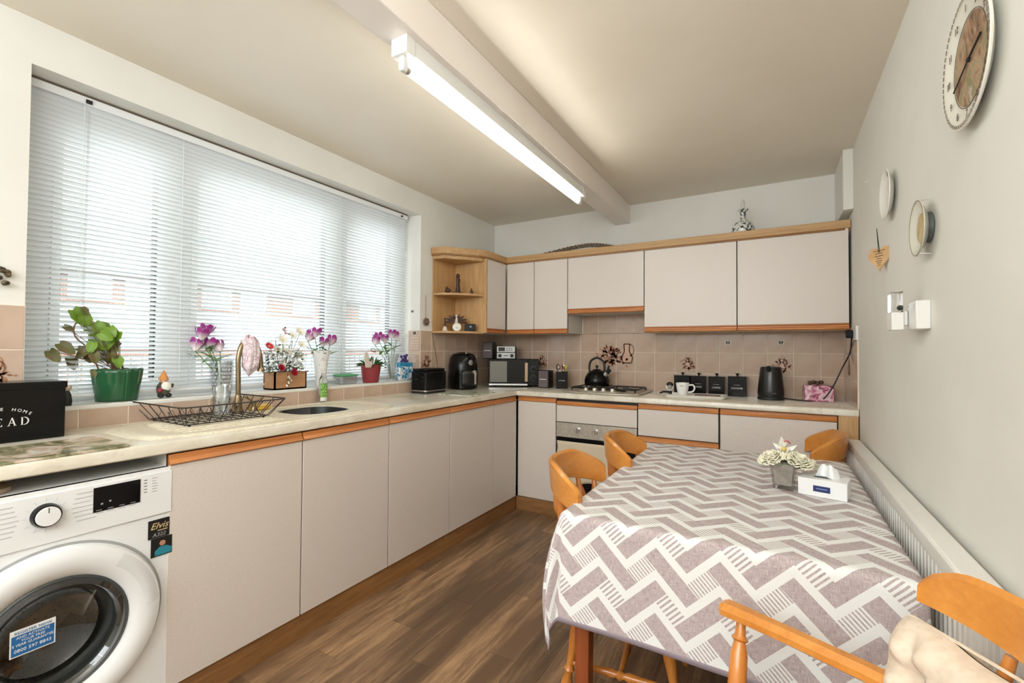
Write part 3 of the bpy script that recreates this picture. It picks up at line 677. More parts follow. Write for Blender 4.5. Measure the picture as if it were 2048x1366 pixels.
# plate as strips from the bowl opening out to the rim
for i in range(N):
    a = 2*pi*i/N; c_, s_ = cos(a), sin(a); k2 = 1/(abs(c_)**3+abs(s_)**3)**(1/3); inner.append((bx+c_*.155*k2, by_+s_*.165*k2))
def rayrim(px, py, a):     # from bowl centre outwards to rim superellipse
    lo, hi = 0, 2.0
    for _ in range(30):
        m_ = (lo+hi)/2; x, y = px+cos(a)*m_, py+sin(a)*m_
        if abs(x/ox)**6+abs(y/oy)**6 < 1: lo = m_
        else: hi = m_
    return (px+cos(a)*lo, py+sin(a)*lo)
outer = [rayrim(bx, by_, 2*pi*i/N) for i in range(N)]
rings = [[(x, y, .0005) for x, y in outer]]
def lerp(a, b, t_): return (a[0]+(b[0]-a[0])*t_, a[1]+(b[1]-a[1])*t_)
rings.append([lerp(o_, i_, .03)+(.009,) for o_, i_ in zip(outer, inner)]); rings.append([lerp(o_, i_, .09)+(.009,) for o_, i_ in zip(outer, inner)])
for tt in (.13, .3, .5, .7, .85): rings.append([lerp(o_, i_, tt)+(.0055,) for o_, i_ in zip(outer, inner)])
rings.append([(x, y, .004) for x, y in inner])
vs = [p for r_ in rings for p in r_]
mb.add(vs, [(j*N+i, j*N+(i+1) % N, (j+1)*N+(i+1) % N, (j+1)*N+i) for j in range(len(rings)-1) for i in range(N)])
obj('sink_top', mb, M_sink, t, smooth=50)
mb = MB(); rg = []
for sc_, z in ((1, .004), (.97, -.02), (.93, -.13), (.8, -.155), (.2, -.16)):
    rg += [(bx+(x-bx)*sc_, by_+(y-by_)*sc_, z) for x, y in inner]
mb.add(rg, [(j*N+i, j*N+(i+1) % N, (j+1)*N+(i+1) % N, (j+1)*N+i) for j in range(4) for i in range(N)]+[tuple(4*N+i for i in range(N))])
obj('bowl', mb, M_sink, t, smooth=60)
for k in range(8):
    obj('drainer_rib', MB().tube([(-.13+.045*k-.03, -.50+.01*abs(k-4), .0058), (-.13+.045*k-.03, -.06, .0058)], .004, 6), M_sink, t)
t = thing('washing_up_bowl', 'black plastic washing-up bowl sitting in the sink', 'bowl', (.30, 1.595, .76))
mb = MB(); rg = []
for sc_, z in ((.78, 0), (.9, .15), (.93, .152), (.95, .149)):
    rg += [((x-bx)*sc_, (y-by_)*sc_, z) for x, y in inner]
mb.add(rg, [(j*N+i, j*N+(i+1) % N, (j+1)*N+(i+1) % N, (j+1)*N+i) for j in range(3) for i in range(N)]+[tuple(range(N))])
obj('bowl', mb, flat('dark_plastic', (32, 34, 36), .4), t, smooth=60)
# tap
t = thing('tap', 'tall bronze-toned mixer tap with swan neck behind the sink', 'tap', (.085, 1.312, .915))
obj('base', MB().lathe([(.027, 0), (.027, .012), (.02, .02), (.017, .07), (.013, .09)], n=20), M_brass, t)
neck = [(0, 0, .06), (0, -.002, .2), (0, -.002, .28), (0, .015, .345), (0, .05, .368), (0, .085, .35), (0, .106, .30), (0, .114, .25), (0, .115, .225)]
obj('spout', MB().tube(smoothpath(neck), .0115, 12), M_brass, t)
obj('nozzle', MB().lathe([(.019, .205), (.019, .214), (.013, .226)], (0, .115, 0), 18), M_brass, t)
hd = obj('valve', MB().lathe([(.02, 0), (.014, .01), (.011, .03), (.013, .045), (0, .05)], (.01, .075, 0), 16), M_brass, t)
obj('lever', MB().tube([(.01, .035, .075), (.01, .075, .048), (.01, .115, .062)], .005, 8).ball((.01, .035, .077), .008).ball((.01, .115, .064), .008), M_brass, t)
t = thing('dishcloth', 'pale pink veined dishcloth draped over the swan neck of the tap', 'cloth', (.088, 1.312, 1.10))
mb = MB()
def dcf(u, v):
    a = 2*pi*u; z = .205-.20*v; w_ = .046*min(1, (v/.16)**.5 if v < .16 else 1)*(1-.10*v)*(1 if v < .7 else max(.02, 1-((v-.7)/.3)**1.6))
    w2 = .026*min(1, (v/.12)**.5 if v < .12 else 1)*(1 if v < .8 else max(.05, 1-(v-.8)/.2)); rp_ = 1+.14*sin(a*5+v*6)+.08*sin(a*9)
    return (w2*cos(a)*rp_, .048+.012*sin(v*3)+w_*sin(a)*(1+.06*sin(v*17)), z+.008*sin(a*3))
mb.grid(dcf, 48, 24)
m = NT('veined_pink'); wv = m.n('TexVoronoi', feature='DISTANCE_TO_EDGE'); m.set(wv.inputs['Vector'], m.coord()); wv.inputs['Scale'].default_value = 38
m.set(m.b.inputs['Base Color'], m.ramp(wv.outputs[0], (.0, srgb(176, 120, 138)), (.06, srgb(226, 214, 220)))); m.b.inputs['Roughness'].default_value = .9
obj('cloth', mb, m.m, t, smooth=180, solid=.003)
# dish rack
t = thing('dish_rack', 'black wire dish rack on the sink drainer', 'dish rack', (.19, 1.13, .918))
M_wire = flat('black_wire', (34, 24, 20), .4)
rx, ry, bx2, by2, hz = .235, .225, .165, .175, .085
def rr(hx, hy, z): return [(x, y, z) for x, y in rrect(-hx, hx, -hy, hy, .03, 4)]
obj('rim', MB().tube(rr(rx, ry, hz), .0032, 6, closed=True).tube(rr(bx2, by2, .006), .0024, 6, closed=True), M_wire, t)
n_ = 0
for k in range(9):
    y = -1+2*k/8
    obj('wire', MB().tube([(-rx, y*ry*.93, hz), (-bx2, y*by2, .006), (bx2, y*by2, .006), (rx, y*ry*.93, hz)], .002, 5), M_wire, t)
for k in range(6):
    x = -1+2*k/5
    obj('wire', MB().tube([(x*rx*.9, -ry, hz), (x*bx2*.9, -by2, .004), (x*bx2*.9, by2, .004), (x*rx*.9, ry, hz)], .002, 5), M_wire, t)
for sx in (-1, 1):
    P = []
    for k in range(19): P.append((sx*.09, -by2+2*by2*k/18, .045 if k % 2 else .008))
    obj('plate_divider', MB().tube(P, .002, 5), M_wire, t)
for sx in (-1, 1):
    for sy in (-1, 1): obj('foot', MB().ball((sx*bx2*.9, sy*by2*.9, .0), .007), M_blackm, t)
def tumbler(loc, label):
    t = thing('glass_tumbler', label, 'glass', loc, 0)
    pr = [(.030, 0), (.031, .004), (.036, .04), (.041, .085), (.039, .085), (.034, .04), (.028, .008), (0, .008)]
    obj('cup', MB().lathe(pr, n=24, cap=False), M_crystal, t)
    obj('ring', MB().lathe([(.0425, .012), (.0425, .014)], n=24, cap=False).lathe([(.0405, .05), (.0405, .052)], n=24, cap=False), M_crystal, t)
tumbler((.205, 1.17, .927), 'clear ribbed glass tumbler upright in the dish rack, lower of two stacked')
tumbler((.205, 1.17, .985), 'clear ribbed glass tumbler stacked inside the one in the rack')
t = thing('sponge', 'yellow sponge lying between the dish rack and the sink bowl', 'sponge', (.07, 1.43, .918))
obj('sponge', MB().box(-.03, .03, -.045, .045, 0, .018), flat('sponge_yellow', (214, 172, 70), .9), t, bev=.005); obj('pad', MB().box(-.03, .03, -.045, .045, .018, .026), flat('sponge_pale', (226, 196, 110), .95), t, bev=.003)
t = thing('soap_bottle', 'clear washing-up liquid bottle with green leafy label by the sink', 'bottle', (.04, 1.846, .912))
obj('bottle', MB().lathe([(.026, 0), (.028, .01), (.028, .12), (.022, .15), (.012, .165), (.012, .18), (0, .181)], n=20, sy=1, sx=.7), glassy('clear_plastic', (240, 246, 242), .1), t)
obj('label_green', MB().grid(lambda u, v: (.7*.0288*cos(R(-60+120*u)), .0288*sin(R(-60+120*u)), .035+.085*v), 8, 1), speck('green_leaf_print', (60, 130, 40), (160, 200, 110), 120, .4), t)
obj('label_white', MB().grid(lambda u, v: (.7*.0288*cos(R(-60+120*u)), .0288*sin(R(-60+120*u)), .012+.022*v), 8, 1), M_text, t)
# toaster
t = thing('toaster', 'black two-slice toaster with bumpy end on the worktop', 'toaster', (.115, 2.745, .912), R(0))
prof = rrect(-.08, .08, -.125, .125, .03, 5)
obj('body', MB().prism(rrect(-.082, .082, -.125, .125, .03, 5), .022, .165).prism(rrect(-.075, .075, -.118, .118, .03, 5), .165, .185), M_black, t, bev=.006)
obj('base', MB().prism(rrect(-.08, .08, -.123, .123, .03, 5), 0, .016), M_blackm, t); obj('chrome_band', MB().prism(rrect(-.0835, .0835, -.1265, .1265, .03, 5), .016, .023), M_chrome, t)
for k in range(2): obj('slot', MB().box(-.045+.06*k, -.015+.06*k, -.095, .095, .184, .1862), M_blackm, t)
mb = MB()
for i in range(6):
    for j in range(6): mb.add([(-.055+.02*i+.01*(j % 2)-.008, -.1255, .05+.02*j), (-.055+.02*i+.01*(j % 2), -.1255, .05+.02*j-.009), (-.055+.02*i+.01*(j % 2)+.008, -.1255, .05+.02*j), (-.055+.02*i+.01*(j % 2), -.1255, .05+.02*j+.009), (-.055+.02*i+.01*(j % 2), -.131, .05+.02*j)], [(0, 1, 4), (1, 2, 4), (2, 3, 4), (3, 0, 4)])
obj('bumpy_panel', mb, M_black, t, smooth=0)
obj('lever', MB().box(-.012, .012, -.145, -.125, .10, .112), M_blackm, t)
# air fryer
t = thing('air_fryer', 'black rounded air fryer with silver handle beside the toaster', 'air fryer', (.13, 3.17, .911), R(66))
obj('body', MB().lathe([(.115, 0), (.125, .01), (.130, .10), (.126, .20), (.115, .26), (.09, .295), (.04, .31), (0, .312)], n=40, sy=1, sx=.96), M_black, t)
obj('drawer_front', MB().grid(lambda u, v: (.136*cos(R(-125+70*u)), .136*sin(R(-125+70*u)), .03+.13*v), 12, 4), flat('black_satin', (24, 24, 24), .3), t, smooth=180, solid=.006)
hd = obj('handle', MB().tube([(0, -.13, .14), (0, -.185, .15), (0, -.20, .13), (0, -.20, .05)], [.014, .014, .013, .010], 10, flat=1.2), M_chrome, t)
obj('control_dial', MB().lathe([(.022, -.115), (.022, -.128), (.0, -.13)], (0, 0, .225), 20, 1), M_chrome, t); obj('timer_dial', MB().lathe([(.016, 0), (.016, .006), (0, .007)], (0, -.05, .300), 20), M_chrome, t)
t = thing('socket_adapter', 'white plug-in adapter on the tiles behind the air fryer', 'plug', (.40, 3.858, 1.03))
obj('case', MB().box(-.035, .035, -.035, 0, -.03, .06), M_white, t, bev=.004)
obj('lead', MB().tube(smoothpath([(0, -.03, -.02), (.02, -.06, -.09), (-.08, -.09, -.11)]), .003, 6), M_white, t)
# microwave
t = thing('microwave', 'black microwave with bronze handle set across the corner', 'microwave', (.405, 3.56, .911), R(28))
mw, md, mh = .225, .30, .25
obj('body', MB().box(-mw, mw, .012, md-.03, .012, mh), M_blackm, t, bev=.004)
for sx in (-1, 1): obj('foot', MB().lathe([(.012, 0), (.012, .013)], (sx*.18, .05, 0), 10), M_blackm, t)
obj('door', MB().box(-mw, .125, -.008, .012, .014, mh-.002), M_black, t, bev=.003)
obj('door_window', MB().box(-mw+.012, -.06, -.0095, -.008, .045, mh-.02), flat('mirrored_mesh', (104, 102, 96), .22, .85), t)
obj('handle', MB().box(.10, .128, -.032, -.018, .05, mh-.03).box(.10, .128, -.02, -.006, .05, .065).box(.10, .128, -.02, -.006, mh-.045, mh-.03), flat('bronze_handle', (172, 140, 112), .35, .5), t, bev=.003)
obj('control_panel', MB().box(.127, mw, -.008, .012, .014, mh-.002), M_black, t, bev=.003)
for z in (.085, .165):
    kn = obj('knob', MB().lathe([(.022, -.008), (.022, -.024), (0, -.025)], (.176, 0, z), 20, 1), M_black, t)
    obj('knob_ring', MB().tube([(.176+.025*cos(a*.4), -.0085, z+.025*sin(a*.4)) for a in range(15)], .001, 4), M_grey, t)
obj('chrome_strip', MB().box(-mw+.004, .125, -.0095, -.007, .016, .030), M_chrome, t)
t = thing('radio', 'silver compact stereo unit standing on top of the microwave', 'radio', (.30, 3.60, 1.1615), R(24))
obj('body', MB().box(-.085, .085, 0, .12, 0, .118), M_blackm, t, bev=.003)
fp = obj('front_panel', MB().box(-.083, .083, -.006, 0, .063, .115).box(-.083, .083, -.006, 0, .004, .056), flat('silver_front', (206, 206, 204), .3), t, bev=.002)
obj('screen', MB().box(-.07, -.01, -.008, -.006, .072, .106), M_blackm, fp)
for i in range(3):
    for j in range(2): obj('button', MB().lathe([(.005, -.006), (.005, -.010), (0, -.010)], (.01+.022*i, 0, .08+.018*j), 10, 1), M_blackm, fp)
for sx in (-.055, .055): obj('volume_knob', MB().lathe([(.016, -.006), (.016, -.016), (0, -.017)], (sx, 0, .030), 18, 1), M_blackm, fp)
obj('tape_slot', MB().box(-.02, .02, -.008, -.006, .028, .034), M_blackm, fp)
def speaker(loc, rz, label):
    t = thing('speaker', label, 'speaker', loc, rz, None)
    obj('cabinet', MB().box(-.05, .05, 0, .10, 0, .155), flat('speaker_black', (30, 26, 26), .4), t, bev=.004)
    obj('grille', MB().box(-.045, .045, -.006, 0, .005, .15), speck('grey_mesh', (92, 82, 84), (112, 102, 104), 300, .7), t, bev=.002); obj('badge_strip', MB().box(-.032, .032, -.008, -.006, .073, .079), M_white, t)
speaker((.125, 3.56, 1.1615), R(14), 'small grey speaker standing on top of the microwave')
speaker((.672, 3.62, .911), 0, 'small grey speaker on the worktop right of the microwave')
# utensil pot
t = thing('utensil_pot', 'square black utensil holder on the worktop left of the hob', 'utensil pot', (.815, 3.70, .911), R(22))
mb = MB(); a = .05
mb.box(-a, a, -a, a, 0, .006).box(-a, -a+.004, -a, a, 0, .145).box(a-.004, a, -a, a, 0, .145).box(-a, a, -a, -a+.004, 0, .145).box(-a, a, a-.004, a, 0, .145)
obj('pot', mb, M_black, t); text('KITCHEN', .013, M_text, t, (0, -a-.0008, .065), FY)
sc_ = thing('scissors', 'pair of scissors standing handles up in the black utensil pot', 'scissors', (.80, 3.69, .93), R(15))
obj('handle', MB().tube([(-.018+.014*cos(k*.6), 0, .165+.024*sin(k*.6)) for k in range(11)], .0035, 6), M_black, sc_); obj('handle', MB().tube([(.018+.014*cos(k*.6), 0, .162+.024*sin(k*.6)) for k in range(11)], .0035, 6), flat('red_handle', (150, 90, 80), .4), sc_)
obj('blade', MB().tube([(-.008, 0, 0), (.008, 0, .14)], .003, 4), M_steel, sc_); obj('blade', MB().tube([(.008, 0, 0), (-.008, 0, .14)], .003, 4), M_steel, sc_)
def utensil(dx, dy, h, mt, label, head):
    t = thing('kitchen_utensil', label, 'utensil', (.815+dx, 3.70+dy, .92)); tx = dx*.5
    obj('shaft', MB().tube([(0, 0, 0), (tx, 0, h)], .004, 6), mt, t); obj('head', MB().ball((tx, 0, h+.01), .014, sy=.4, sz=head), mt, t)
utensil(-.025, .01, .16, M_steel, 'steel loop utensil at the left of the black pot', 1.6); utensil(.02, .015, .165, flat('lime_yellow', (180, 170, 50), .5), 'yellow-green handled utensil at the right of the black pot', 1.6)
utensil(0, .03, .17, M_chrome, 'chrome utensil standing at the back of the black pot', 1.8)
# hob
t = thing('gas_hob', 'stainless steel four-burner gas hob with front knobs', 'hob', (1.27, 3.56, .911))
pts = [(-.305, .24), (-.305, -.20), (-.25, -.235), (-.12, -.255), (.12, -.255), (.25, -.235), (.305, -.20), (.305, .24)]
obj('hob_plate', MB().prism(pts, 0, .014).prism(rrect(-.16, .17, -.245, -.15, .04, 4), .014, .023), M_steel, t, bev=.005)
for i in range(4): 
    kx = -.105+.07*i; kn = obj('knob', MB().lathe([(.022, .019), (.019, .026), (.016, .044), (0, .045)], (kx, -.195, 0), 20), M_steel, t); obj('grip', MB().box(kx-.003, kx+.003, -.209, -.181, .044, .052), M_black, kn)
M_iron = flat('cast_iron', (16, 16, 17), .45)
for sx in (-1, 1):
    for sy in (-1, 1):
        cx, cy_ = sx*.13, .05+sy*.10
        b_ = obj('burner', MB().lathe([(.04, .012), (.036, .022), (.02, .026), (0, .026)], (cx, cy_, 0), 20), M_iron, t)
for sx in (-1, 1):
    mb = MB(); cx = sx*.135
    mb.tube([(x, y, .034) for x, y in rrect(cx-.125, cx+.125, -.12, .22, .02, 3)], .006, 6, closed=True)
    for y in (-.05, .15): mb.tube([(cx-.125, y, .036), (cx-.03, y, .036)], .005, 6).tube([(cx+.03, y, .036), (cx+.125, y, .036)], .005, 6)
    for y in (-.05, .15): mb.tube([(cx, y-.07, .036), (cx, y-.03, .036)], .005, 6).tube([(cx, y+.03, .036), (cx, y+.07, .036)], .005, 6)
    for px in (-.12, .12):
        for py in (-.115, .215): mb.tube([(cx+px, py, .012), (cx+px, py, .034)], .006, 6)
    obj('pan_support', mb, M_iron, t)
# stove kettle
t = thing('whistling_kettle', 'black whistling stove kettle with arched handle on the hob', 'kettle', (1.135, 3.70, .953))
obj('body', MB().lathe([(.098, 0), (.104, .012), (.104, .04), (.098, .07), (.075, .105), (.045, .122), (.03, .127)], n=40), M_black, t)
ld = obj('lid', MB().lathe([(.035, .124), (.03, .132), (0, .135)], n=24), M_black, t); obj('lid_knob', MB().lathe([(.006, .132), (.006, .145)], n=12).ball((0, 0, .155), .014), M_blackm, ld)
obj('handle', MB().tube(smoothpath([(-.064, 0, .10), (-.066, 0, .16), (-.05, 0, .205), (0, 0, .228), (.05, 0, .205), (.066, 0, .16), (.064, 0, .10)]), [.003]*2+[.009]*33+[.003]*2, 10), M_blackm, t)
sp_ = obj('spout', MB().tube([(.07, -.02, .08), (.105, -.03, .115)], [.022, .015], 14), M_steel, t); obj('whistle', MB().tube([(.10, -.03, .11), (.122, -.036, .132)], [.019, .017], 14).tube([(.105, -.03, .135), (.115, -.032, .165)], .008, 8), M_blackm, sp_)
# tray and things
t = thing('tray', 'long white ceramic tray on the worktop right of the hob', 'tray', (1.94, 3.51, .911), R(4))
mb = MB(); o1, o2 = rrect(-.19, .19, -.095, .095, .03, 4), rrect(-.21, .21, -.11, .11, .035, 4); i2 = rrect(-.20, .20, -.10, .10, .03, 4); i1 = rrect(-.18, .18, -.085, .085, .03, 4); n_ = len(o1)
vs = [(x, y, 0) for x, y in o1]+[(x, y, .02) for x, y in o2]+[(x, y, .02) for x, y in i2]+[(x, y, .005) for x, y in i1]
mb.add(vs, [(j*n_+i, j*n_+(i+1) % n_, (j+1)*n_+(i+1) % n_, (j+1)*n_+i) for j in range(3) for i in range(n_)]+[tuple(range(n_))[::-1], tuple(3*n_+i for i in range(n_))])
obj('tray', mb, flat('white_ceramic', (232, 230, 224), .2), t)
t = thing('mug', 'white china mug standing on the tray', 'mug', (1.855, 3.50, .917))
obj('cup', MB().lathe([(.026, 0), (.03, .004), (.040, .05), (.047, .095), (.045, .095), (.037, .05), (.027, .008), (0, .007)], n=28, cap=False), flat('white_china', (238, 238, 236), .15), t)
obj('handle', MB().tube(smoothpath([(.042, 0, .078), (.07, 0, .082), (.082, 0, .06), (.07, 0, .035), (.038, 0, .028)]), .0055, 8), flat('white_china', (238, 238, 236), .15), t)
text('mum', .012, M_blackm, t, (0, -.0462, .072), FY)
t = thing('bust_ornament', 'small black and white head ornament beside the tray', 'ornament', (1.745, 3.60, .911))
obj('base', MB().lathe([(.024, 0), (.022, .012), (.014, .03)], n=16), M_blackm, t); obj('head', MB().ball((0, 0, .062), .027, sy=.6, sz=1.25), M_whitepet, t); obj('hair', MB().ball((.003, -.004, .078), .026, sy=.6, sz=.75), M_blackm, t); obj('face', MB().ball((.003, -.010, .062), .018, sy=.6, sz=1.2), flat('grey_face', (150, 146, 140), .6), t)
t = thing('spoon', 'dark spoon lying at the left edge of the white tray', 'spoon', (1.75, 3.45, .935), R(20))
obj('spoon', MB().tube([(-.045, 0, 0), (-.02, 0, .012), (.01, 0, .010), (.04, .01, -.004)], [.006, .008, .006, .004], 8, flat=1.6), M_blackm, t)
t = thing('biscuit_wrapper', 'flat brown packet lying on the white tray right of the mug', 'packet', (2.02, 3.53, .918), R(4))
obj('packet', MB().box(-.085, .085, -.04, .04, 0, .014), speck('brown_pack', (92, 70, 66), (130, 104, 98), 30, .4), t, bev=.004)
def canister(x0, x1, yf, h, word, label, dz=0):
    wd = x1-x0; t = thing('canister', label, 'canister', ((x0+x1)/2, yf, .911)); a = wd/2
    d_ = B_-.012-yf
    obj('body', MB().box(-a, a, 0, min(wd, d_), 0, h), M_black, t, bev=.003)
    l = obj('lid', MB().box(-a-.001, a+.001, -.001, min(wd, d_)+.0, h-.004, h+.006), M_black, t, bev=.002)
    obj('lid_knob', MB().lathe([(.005, h+.006), (.005, h+.014), (.014, h+.026), (.014, h+.028), (0, h+.028)], (0, .045, 0), 14), M_black, l)
    if word: text(word, .0175 if len(word) < 7 else .0185, M_text, t, (0, -.0008, h*.38), FY)
    text('IN THE HOME', .0065, M_text, t, (0, -.0008, h*.38+.027), FY) if word else None
canister(1.745, 1.862, 3.775, .135, 'TEA', 'square black canister partly hidden behind the white mug, leftmost of four')
canister(1.868, 1.975, 3.78, .135, 'SUGAR', 'square black sugar canister just right of the mug handle')
canister(1.998, 2.108, 3.76, .135, 'COFFEE', 'square black canister lettered COFFEE')
canister(2.133, 2.256, 3.755, .14, 'COOKIES', 'widest square black canister lettered COOKIES')
# electric kettle
t = thing('electric_kettle', 'tall matt black electric kettle on its base', 'kettle', (2.413, 3.66, .911), R(-78))
M_kb = flat('kettle_black', (20, 20, 21), .28)
bs = obj('power_base', MB().lathe([(.082, 0), (.084, .006), (.08, .018), (0, .02)], n=32), M_blackm, t)
obj('body', MB().lathe([(.078, .02), (.082, .035), (.082, .06), (.074, .14), (.066, .215), (.062, .225), (.0, .236)], n=40, sx=1.0), M_kb, t)
obj('handle', MB().tube(smoothpath([(-.055, .02, .215), (-.09, .05, .21), (-.095, .055, .14), (-.075, .04, .07)]), .011, 8), M_kb, t); obj('spout', MB().tube([(.05, -.02, .2), (.078, -.03, .225)], [.018, .012], 10), M_kb, t)
text('Bugatti', .014, M_text, t, (.03, -.0845, .045), (R(90), 0, R(14)), shear=.3) if 0 else obj('logo_mark', MB().box(.0825, .0835, -.01, .015, .046, .0485), M_grey, t)
pts = [on(2, .916, 1570, 797), on(2, .916, 1605, 801), on(2, .916, 1640, 801), on(1, 3.60, 1662, 780), on(1, 3.60, 1685, 735), on(1, 3.55, 1700, 705), V((2.84, 3.41, 1.33))]
o_ = obj('power_cord', MB().tube(smoothpath(pts, 8), .0042, 8), M_blackm); tag(o_, 'black power cord running from the electric kettle up to the wall switch', 'cord')
t = thing('wall_switch', 'white fused wall outlet with black plug below the wall cabinets', 'socket', (W_, 3.36, 1.355))
obj('backbox', MB().box(-.014, 0, -.075, .075, -.042, .042), M_white, t, bev=.003); obj('plug', MB().box(-.05, -.014, .02, .065, -.028, .02), M_black, t, bev=.006)
t = thing('floral_box', 'small pink flower-patterned box at the right end of the worktop', 'box', (2.69, 3.73, .911), R(6))
m = NT('pink_roses'); n_ = m.noise(m.coord(), 26, 3, .5, 1.2); m.set(m.b.inputs['Base Color'], m.ramp(n_, (.38, srgb(110, 50, 84)), (.46, srgb(196, 110, 140)), (.56, srgb(226, 180, 196)), (.66, srgb(236, 222, 224)))); m.b.inputs['Roughness'].default_value = .4
obj('box', MB().box(-.082, .082, -.05, .05, 0, .105), m.m, t, bev=.003)
t = thing('trinket', 'small dark metal ornament lying on the pink floral box', 'ornament', (2.68, 3.73, 1.017))
for k in range(4): obj('bead', MB().ball((-.035+.022*k, .004*(k % 2), .014+.006*(k % 2)), .014), speck('dark_bronze', (50, 36, 30), (110, 80, 60), 60, .4), t)

# ------------------------------------------------------------------ corner shelf ornaments
M_dkbr = speck('dark_carving', (44, 26, 20), (78, 48, 34), 80, .45)
zs = UZ0+.312+.011
t = thing('carved_figure', 'tall dark carved standing figure in the middle of the upper shelf', 'figurine', (.15, 3.06, zs))
obj('base', MB().prism(rrect(-.035, .035, -.035, .035, .01), 0, .012), M_dkbr, t)
obj('body', MB().lathe([(.026, .01), (.02, .05), (.017, .09), (.022, .12), (.017, .135)], n=14, sx=.8), M_dkbr, t); obj('head', MB().ball((.004, -.006, .150), .017), M_dkbr, t); obj('arm', MB().tube([(.018, .0, .12), (.024, -.015, .09), (.02, -.02, .07)], .006, 8), M_dkbr, t)
t = thing('carved_animal', 'small dark crouching ornament at the left of the upper shelf', 'figurine', (.12, 2.965, zs))
obj('body', MB().ball((0, 0, .018), .018, sx=1.6, sy=1.2), M_dkbr, t); obj('head', MB().ball((-.006, -.006, .038), .012), M_dkbr, t)
t = thing('carved_idol', 'tiny dark seated ornament at the right of the upper shelf', 'figurine', (.235, 3.135, zs))
obj('body', MB().lathe([(.016, 0), (.014, .02), (.009, .034), (.002, .052)], n=12), M_dkbr, t)
zs = UZ0+.011
t = thing('hand_bell', 'small hand bell with dark handle at the left of the lower shelf', 'bell', (.10, 2.955, zs))
obj('bell', MB().lathe([(.024, 0), (.02, .012), (.012, .034), (.006, .038)], n=20), flat('pale_bell', (214, 198, 186), .4), t); obj('handle', MB().lathe([(.007, .038), (.008, .06), (.006, .09), (.009, .105), (0, .106)], n=12), M_dkbr, t)
t = thing('angel_ornament', 'winged pale figure ornament sitting over a white oval plaque', 'figurine', (.13, 3.07, zs), R(-53))
for sx in (-1, 1):
    mb = MB(); 
    for k in range(4):
        a = R(2+24*k); L = .10-.010*k; p0 = V((0, 0, .085)); d_ = V((-sx*.25*cos(a), sx*cos(a), sin(a)*.8-.15)).normalized()
        mb.tube([p0+d_*.01, p0+d_*(L*.55), p0+d_*L], [.005, .016, .003], 6, flat=.5)
    obj('wing', mb, M_dkbr, t)
obj('body', MB().lathe([(.012, .055), (.014, .08), (.011, .11), (.007, .118)], n=14), flat('cream_figure', (216, 200, 186), .5), t); obj('head', MB().ball((0, 0, .128), .011), flat('cream_figure', (216, 200, 186), .5), t); obj('skirt', MB().lathe([(.02, .052), (.016, .062)], n=12), flat('plum', (120, 50, 70), .6), t)
obj('support', MB().lathe([(.02, 0), (.012, .02), (.01, .055)], n=12), M_dkbr, t)
t = thing('oval_plaque', 'white oval plaque leaning in the middle of the lower shelf', 'plaque', (.165, 3.03, zs), R(37))
obj('disc', MB().lathe([(.001, -.004), (.032, -.004), (.036, 0), (.032, .003), (.001, .004)], (0, 0, .033), 28, 1, cap=False, sy=.95), M_whitepet, t); obj('writing', MB().box(-.012, .008, -.0055, -.004, .03, .033).box(-.006, .014, -.0055, -.004, .022, .0245), M_grey, t)
t = thing('small_clock_radio', 'small black box clock at the right of the lower shelf', 'clock', (.235, 3.12, zs), R(37))
obj('case', MB().box(-.045, .045, 0, .04, 0, .062), M_black, t, bev=.003); obj('mark', MB().box(-.004, .012, -.001, 0, .032, .046), M_grey, t)
t = thing('hanging_charm', 'brown shell charm hanging from a red cord beside the corner shelf', 'charm', (.0, 2.826, 1.5))
obj('cord', MB().tube([(.006, 0, .18), (.01, -.002, 0)], .0015, 5), flat('red_cord', (150, 60, 40), .7), t)
mb = MB()
for k in range(7):
    a = k*pi*2/7; mb.ball((.014, .022*cos(a), -.035+.022*sin(a)), .011)
obj('charm', mb.ball((.018, 0, -.035), .015).ball((.014, 0, -.012), .009), M_bronzeleaf if 0 else speck('shell_brown', (80, 56, 50), (140, 110, 96), 60, .5), t)
t = thing('wall_ornament', 'dark dried-leaf ornament on the wall left of the window', 'ornament', (.0, .485, 1.50))
mb = MB(); rnd = random.Random(5)
for k in range(16): mb.ball((.012+rnd.uniform(0, .01), rnd.uniform(-.03, .035), rnd.uniform(-.03, .03)), rnd.uniform(.006, .011))
obj('leaves', mb, speck('dark_dried', (50, 44, 30), (112, 96, 66), 80, .7), t)
o_ = obj('aerial_wire', MB().tube(smoothpath([(.012, 2.90, 1.385), (.012, 2.93, 1.27), (.014, 2.965, 1.14), (.02, 2.98, 1.0)]), .0016, 5), flat('brown_wire', (80, 64, 52), .6)); tag(o_, 'thin dark wire hanging down the tiles from the corner shelf', 'wire')

# ------------------------------------------------------------------ on top of the wall cabinets
t = thing('decanter', 'blue and white patterned china decanter on top of the wall cabinets', 'decanter', (2.245, 3.62, 2.032))
m = NT('delft'); n_ = m.noise(m.coord(), 55, 2, .5, .5); m.set(m.b.inputs['Base Color'], m.ramp(n_, (.42, srgb(60, 70, 78)), (.5, srgb(214, 216, 208)))); m.b.inputs['Roughness'].default_value = .15
obj('body', MB().lathe([(.045, 0), (.062, .03), (.074, .07), (.070, .10), (.05, .128), (.024, .145), (.019, .155), (.018, .185), (.020, .205), (.036, .216), (.034, .222), (.016, .224)], n=32), m.m, t)
obj('stopper', MB().lathe([(.013, .222), (.012, .25), (.014, .262), (.010, .283), (.0, .298)], n=18), flat('pale_stopper', (206, 206, 198), .2), t)
rp = []
P = smoothpath([(.42, 3.60, 2.05), (.7, 3.60, 2.085), (.95, 3.60, 2.115), (1.12, 3.60, 2.12), (1.28, 3.60, 2.09), (1.4, 3.61, 2.05)], 14)
mb = MB()
